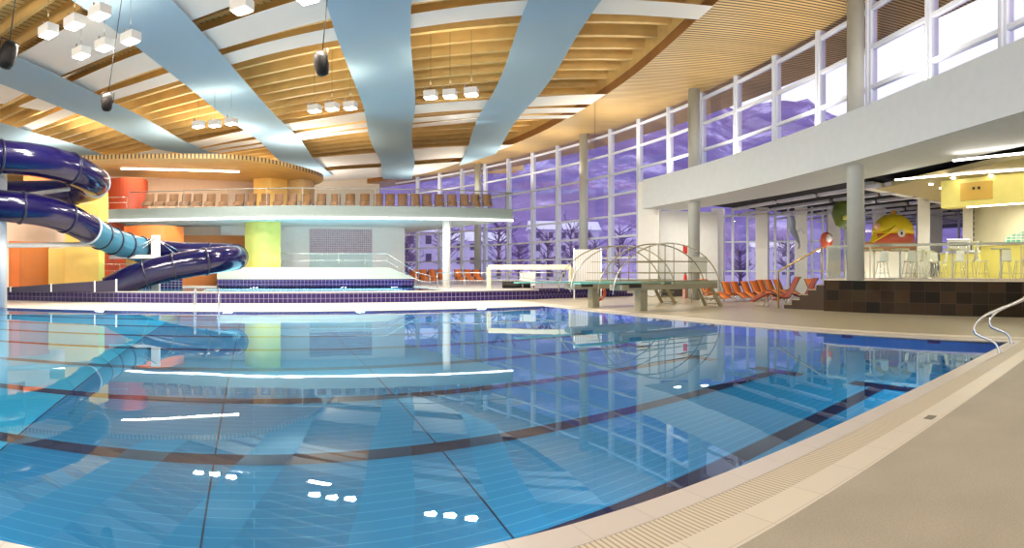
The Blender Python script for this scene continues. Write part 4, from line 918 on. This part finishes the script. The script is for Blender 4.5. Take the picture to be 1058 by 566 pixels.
for i, px in enumerate(gpx):
    white_c = i in (0, 1, 2, 5, 6, 9, 10)
    if white_c: o = Lc if c1 else copy_tree(Lc); c1 = False
    else: o = Lg if c2_ else copy_tree(Lg); c2_ = False
    r = 38.9 if px < 440 else 39.1
    if px > 485: r = 39.1
    o.location = at(px, r, SLZ1); o.scale = (1.05, 1.0, 1.2); o.rotation_euler = (0, 0, PI - bearing(px) * .6 - .1)
    tag(o, 'brown lounger %sfacing the pool on the gallery, %s from the left' % ('with white cushion ' if white_c else '', ORD[i]), 'lounger', 'brown loungers along the gallery railing')

# ================================================================== OUTSIDE
def outside():
    m = MB(); m.box(-600, -12.6, -800, 1500, -1.2, -.9); m.box(13.6, 1500, -800, 1500, -1.2, -.9); m.box(-12.6, 13.6, -800, 2.6, -1.2, -.9); m.box(-12.6, 13.6, 23.8, 1500, -1.2, -.9); struct(m.build('ground', plain('snowy_ground', (.34, .28, .50), .8, nscale=.2, noise=.15)))
    # mountains, with violet haze put into their colour
    mm_, nt, b = nm('haze_violet_mountain'); g = nt.nodes.new('ShaderNodeNewGeometry'); n = nt.nodes.new('ShaderNodeTexNoise'); n.inputs['Scale'].default_value = .02; n.inputs['Detail'].default_value = 9; n.inputs['Roughness'].default_value = .7
    cr_ = nt.nodes.new('ShaderNodeValToRGB'); cr_.color_ramp.elements[0].position = .42; cr_.color_ramp.elements[0].color = (.13, .085, .29, 1); cr_.color_ramp.elements[1].position = .62; cr_.color_ramp.elements[1].color = (.46, .40, .68, 1)
    el = cr_.color_ramp.elements.new(.54); el.color = (.20, .14, .38, 1)
    nt.links.new(g.outputs['Position'], n.inputs['Vector']); nt.links.new(n.outputs[0], cr_.inputs[0]); nt.links.new(cr_.outputs[0], b.inputs['Base Color']); b.inputs['Roughness'].default_value = .9
    from mathutils import noise
    m = MB(); nb_, nl = 130, 22; rows = []
    keys = [(-.5, .30), (.2, .34), (.5, .37), (.7, .36), (.80, .315), (.86, .285), (.90, .30), (.95, .30), (1.0, .285), (1.06, .262), (1.15, .22), (1.3, .16), (1.7, .10), (2.2, .08)]
    def ridge(bq):
        for (a, va), (c, vc) in zip(keys[:-1], keys[1:]):
            if a <= bq <= c: return va + (vc - va) * (bq - a) / (c - a)
        return .1
    for i in range(nb_ + 1):
        bq = -.5 + 2.7 * i / nb_; rr = ridge(bq) + .018 * noise.noise(Vector((bq * 22, 0, 0))) + .008 * noise.noise(Vector((bq * 70, 3, 0))); row = []
        for j in range(nl + 1):
            f_ = j / nl; R = 260 + 540 * f_ ; h = rr * 800 * (f_ ** 1.3) * (1 + .10 * (1 - f_) * noise.noise(Vector((bq * 14, f_ * 5, 1)))); x, y = pol(bq, R); row.append((x, y, h - 2))
        rows.append(m.add(row))
    for i in range(nb_):
        for j in range(nl): m.face([rows[i] + j, rows[i] + j + 1, rows[i + 1] + j + 1, rows[i + 1] + j])
    tag(m.build('mountain', mm_), 'haze violet forested mountains with snow patches seen through the glass front', 'mountain')
    wl_ = plain('lilac_house_wall', (.55, .52, .72), .7); rf = plain('snowy_roof', (.72, .72, .85), .7); wd = plain('dark_house_window', (.06, .04, .14), .3)
    hs = [(436, 98, 8, 9, 'beside the gallery column'), (492, 128, 12, 9, 'behind the farthest grey column'), (582, 135, 16, 12, 'behind the cream frame'), (700, 150, 20, 9, 'behind the springboards'), (800, 190, 16, 10, 'behind the annex glass')]
    for px, r, w_, h_, lab in hs:
        t = empty('house', at(px, r, -1), -bearing(px) + .2); tag(t, 'pale house with snowy roof outside, ' + lab, 'house')
        MB().box(-w_ / 2, w_ / 2, -3, 3, 0, h_).build('walls', wl_, t)
        m = MB(); n_ = m.add([(-w_ / 2 - .5, -3.6, h_), (w_ / 2 + .5, -3.6, h_), (w_ / 2 + .5, 3.6, h_), (-w_ / 2 - .5, 3.6, h_), (-w_ / 2 - .5, 0, h_ + 2.2), (w_ / 2 + .5, 0, h_ + 2.2)])
        for q_ in ((0, 1, 5, 4), (2, 3, 4, 5), (0, 4, 3), (1, 2, 5), (0, 3, 2, 1)): m.face([n_ + i for i in q_])
        m.build('roof', rf, t)
        for fz in range(int(h_ // 3)):
            for ix in range(int(w_ // 3)): x = -w_ / 2 + 1.5 + 3 * ix; MB().box(x - .5, x + .5, -3.06, -3.0, 1 + 3 * fz, 2.4 + 3 * fz).build('window', wd, t)
    tm = plain('dark_violet_bare_crown', (.15, .10, .30), .9, nscale=2, noise=.4); tk = plain('tree_trunk', (.10, .06, .12), .9)
    for i, (px, r, h_) in enumerate(((420, 76, 9), (462, 80, 10), (515, 78, 11), (536, 84, 8), (566, 78, 9), (590, 90, 12), (615, 75, 8), (640, 82, 10), (765, 62, 6), (815, 66, 7))):
        t = empty('bare_tree', at(px, r, -1)); tag(t, 'dark violet winter tree outside the glass, %s from the left' % ORD[i], 'tree', 'winter trees outside')
        MB().sweep([(0, 0, 0), (0, 0, h_ * .8)], [.25, .06], 8).build('trunk', tk, t)
        m = MB()
        for k_ in range(46):
            a_ = random.random() * 2 * PI; z0_ = h_ * (.25 + .55 * random.random()); L_ = h_ * .32 * random.uniform(.5, 1); d_ = Vector((math.cos(a_), math.sin(a_), random.uniform(.3, 1.1))).normalized()
            p_ = Vector((0, 0, z0_)); q_ = p_ + d_ * L_; m.sweep([p_, q_], [.08, .02], 5)
            for _ in range(4): e_ = p_.lerp(q_, random.uniform(.4, 1)); f_ = e_ + (d_ + Vector((random.uniform(-1, 1), random.uniform(-1, 1), random.uniform(-.3, .8)))).normalized() * L_ * .4; m.sweep([e_, f_], [.04, .015], 4)
        m.build('branches', tm, t)
outside()
# fill lights facing up, added without fixtures to brighten ceiling and sails
for ph in (-.62, -.50, -.38, -.26, -.15): area('ceiling_fill', (*gp(ph, 54.6), 7.6), (PI, 0, 0), 3.0, .4, 150, (1, .90, .72))
for p_ in ((-14, 40), (-4, 39.5), (4, 43), (-24, 42)): area('ceiling_fill', (p_[0], p_[1], 9.2), (PI, 0, 0), 4, .8, 600, (1, .90, .74))
for p_ in ((-30, 8), (-30, 22)): area('ceiling_fill', (p_[0], p_[1], 6.0), (PI, 0, 0), 2, 6, 1500, (1, .90, .74))
area('slide_wall_fill', (-15, 29.0, 6.6), (PI / 2 - .5, 0, .25), 10, .5, 420, (1, .90, .72))  # added fill for the walls behind the slide, no fixture
area('annex_fill', tuple(loc(-1, 6.0, .12)), (PI, 0, math.atan2(U.y, U.x)), 9, .3, 260, (1, .96, .92))  # added fill lighting pillars and baffles from below, no fixture
for px, r in ((700, 34.5), (728, 35.0)): area('wall_downlight', at(px, r, 5.4), (0, 0, 0), .3, .3, 60, (1, .95, .85))
for ph in (-.08, .05, .17, .29, .42): area('soffit_fill', (*gp(ph, 53.2), 8.8), (PI, 0, 0), 2.5, .3, 200, (1, .90, .70))  # floating fills added to brighten the soffit
for px, r in ((470, 37.5), (330, 38), (250, 40)): area('sail_backlight', at(px, r, 12.55), (0, 0, -ROOFB), 1.6, .5, 260, (1, .95, .86))  # unseen lights added above the sails to brighten the cloth
for x, y in ((-24, -9), (-12, -10), (-1, -10)): area('ceiling_fill', (x, y, 5.0), (PI - .35, 0, 0), 6, 2, 3600, (1, .93, .83))  # out of view fills, added to brighten the near sails
for x in (-20, -8, 4): area('ceiling_fill', (x, 57.5, 8.0), (PI, 0, 0), 5, 2, 900, (1, .90, .74))
# lamps below the gallery (cyan lit pool recess) and fills added for cafe and gallery
area('second_pool_light', (3, 34, -0.1), (PI, 0, 0), 12, 3, 420, (.45, .90, 1.0))
for x in (-6, 0, 6, 9.5): area('second_pool_lamp', (x, 37.9, .1), (-PI / 2, 0, 0), .5, .2, 160, (.6, .95, 1.0))
area('cafe_fill', at(1030, 27.5, 5.2), (0, 0, 0), 6, 3, 330, (1, .93, .72))  # added fill panel brightening the cafe, besides its strip lights
area('gallery_fill', (-5.1, 39.6, 8.64), (0, 0, .288), 8.2, .12, 210, (1, .82, .6))  # fill added along the strip light to brighten the gallery
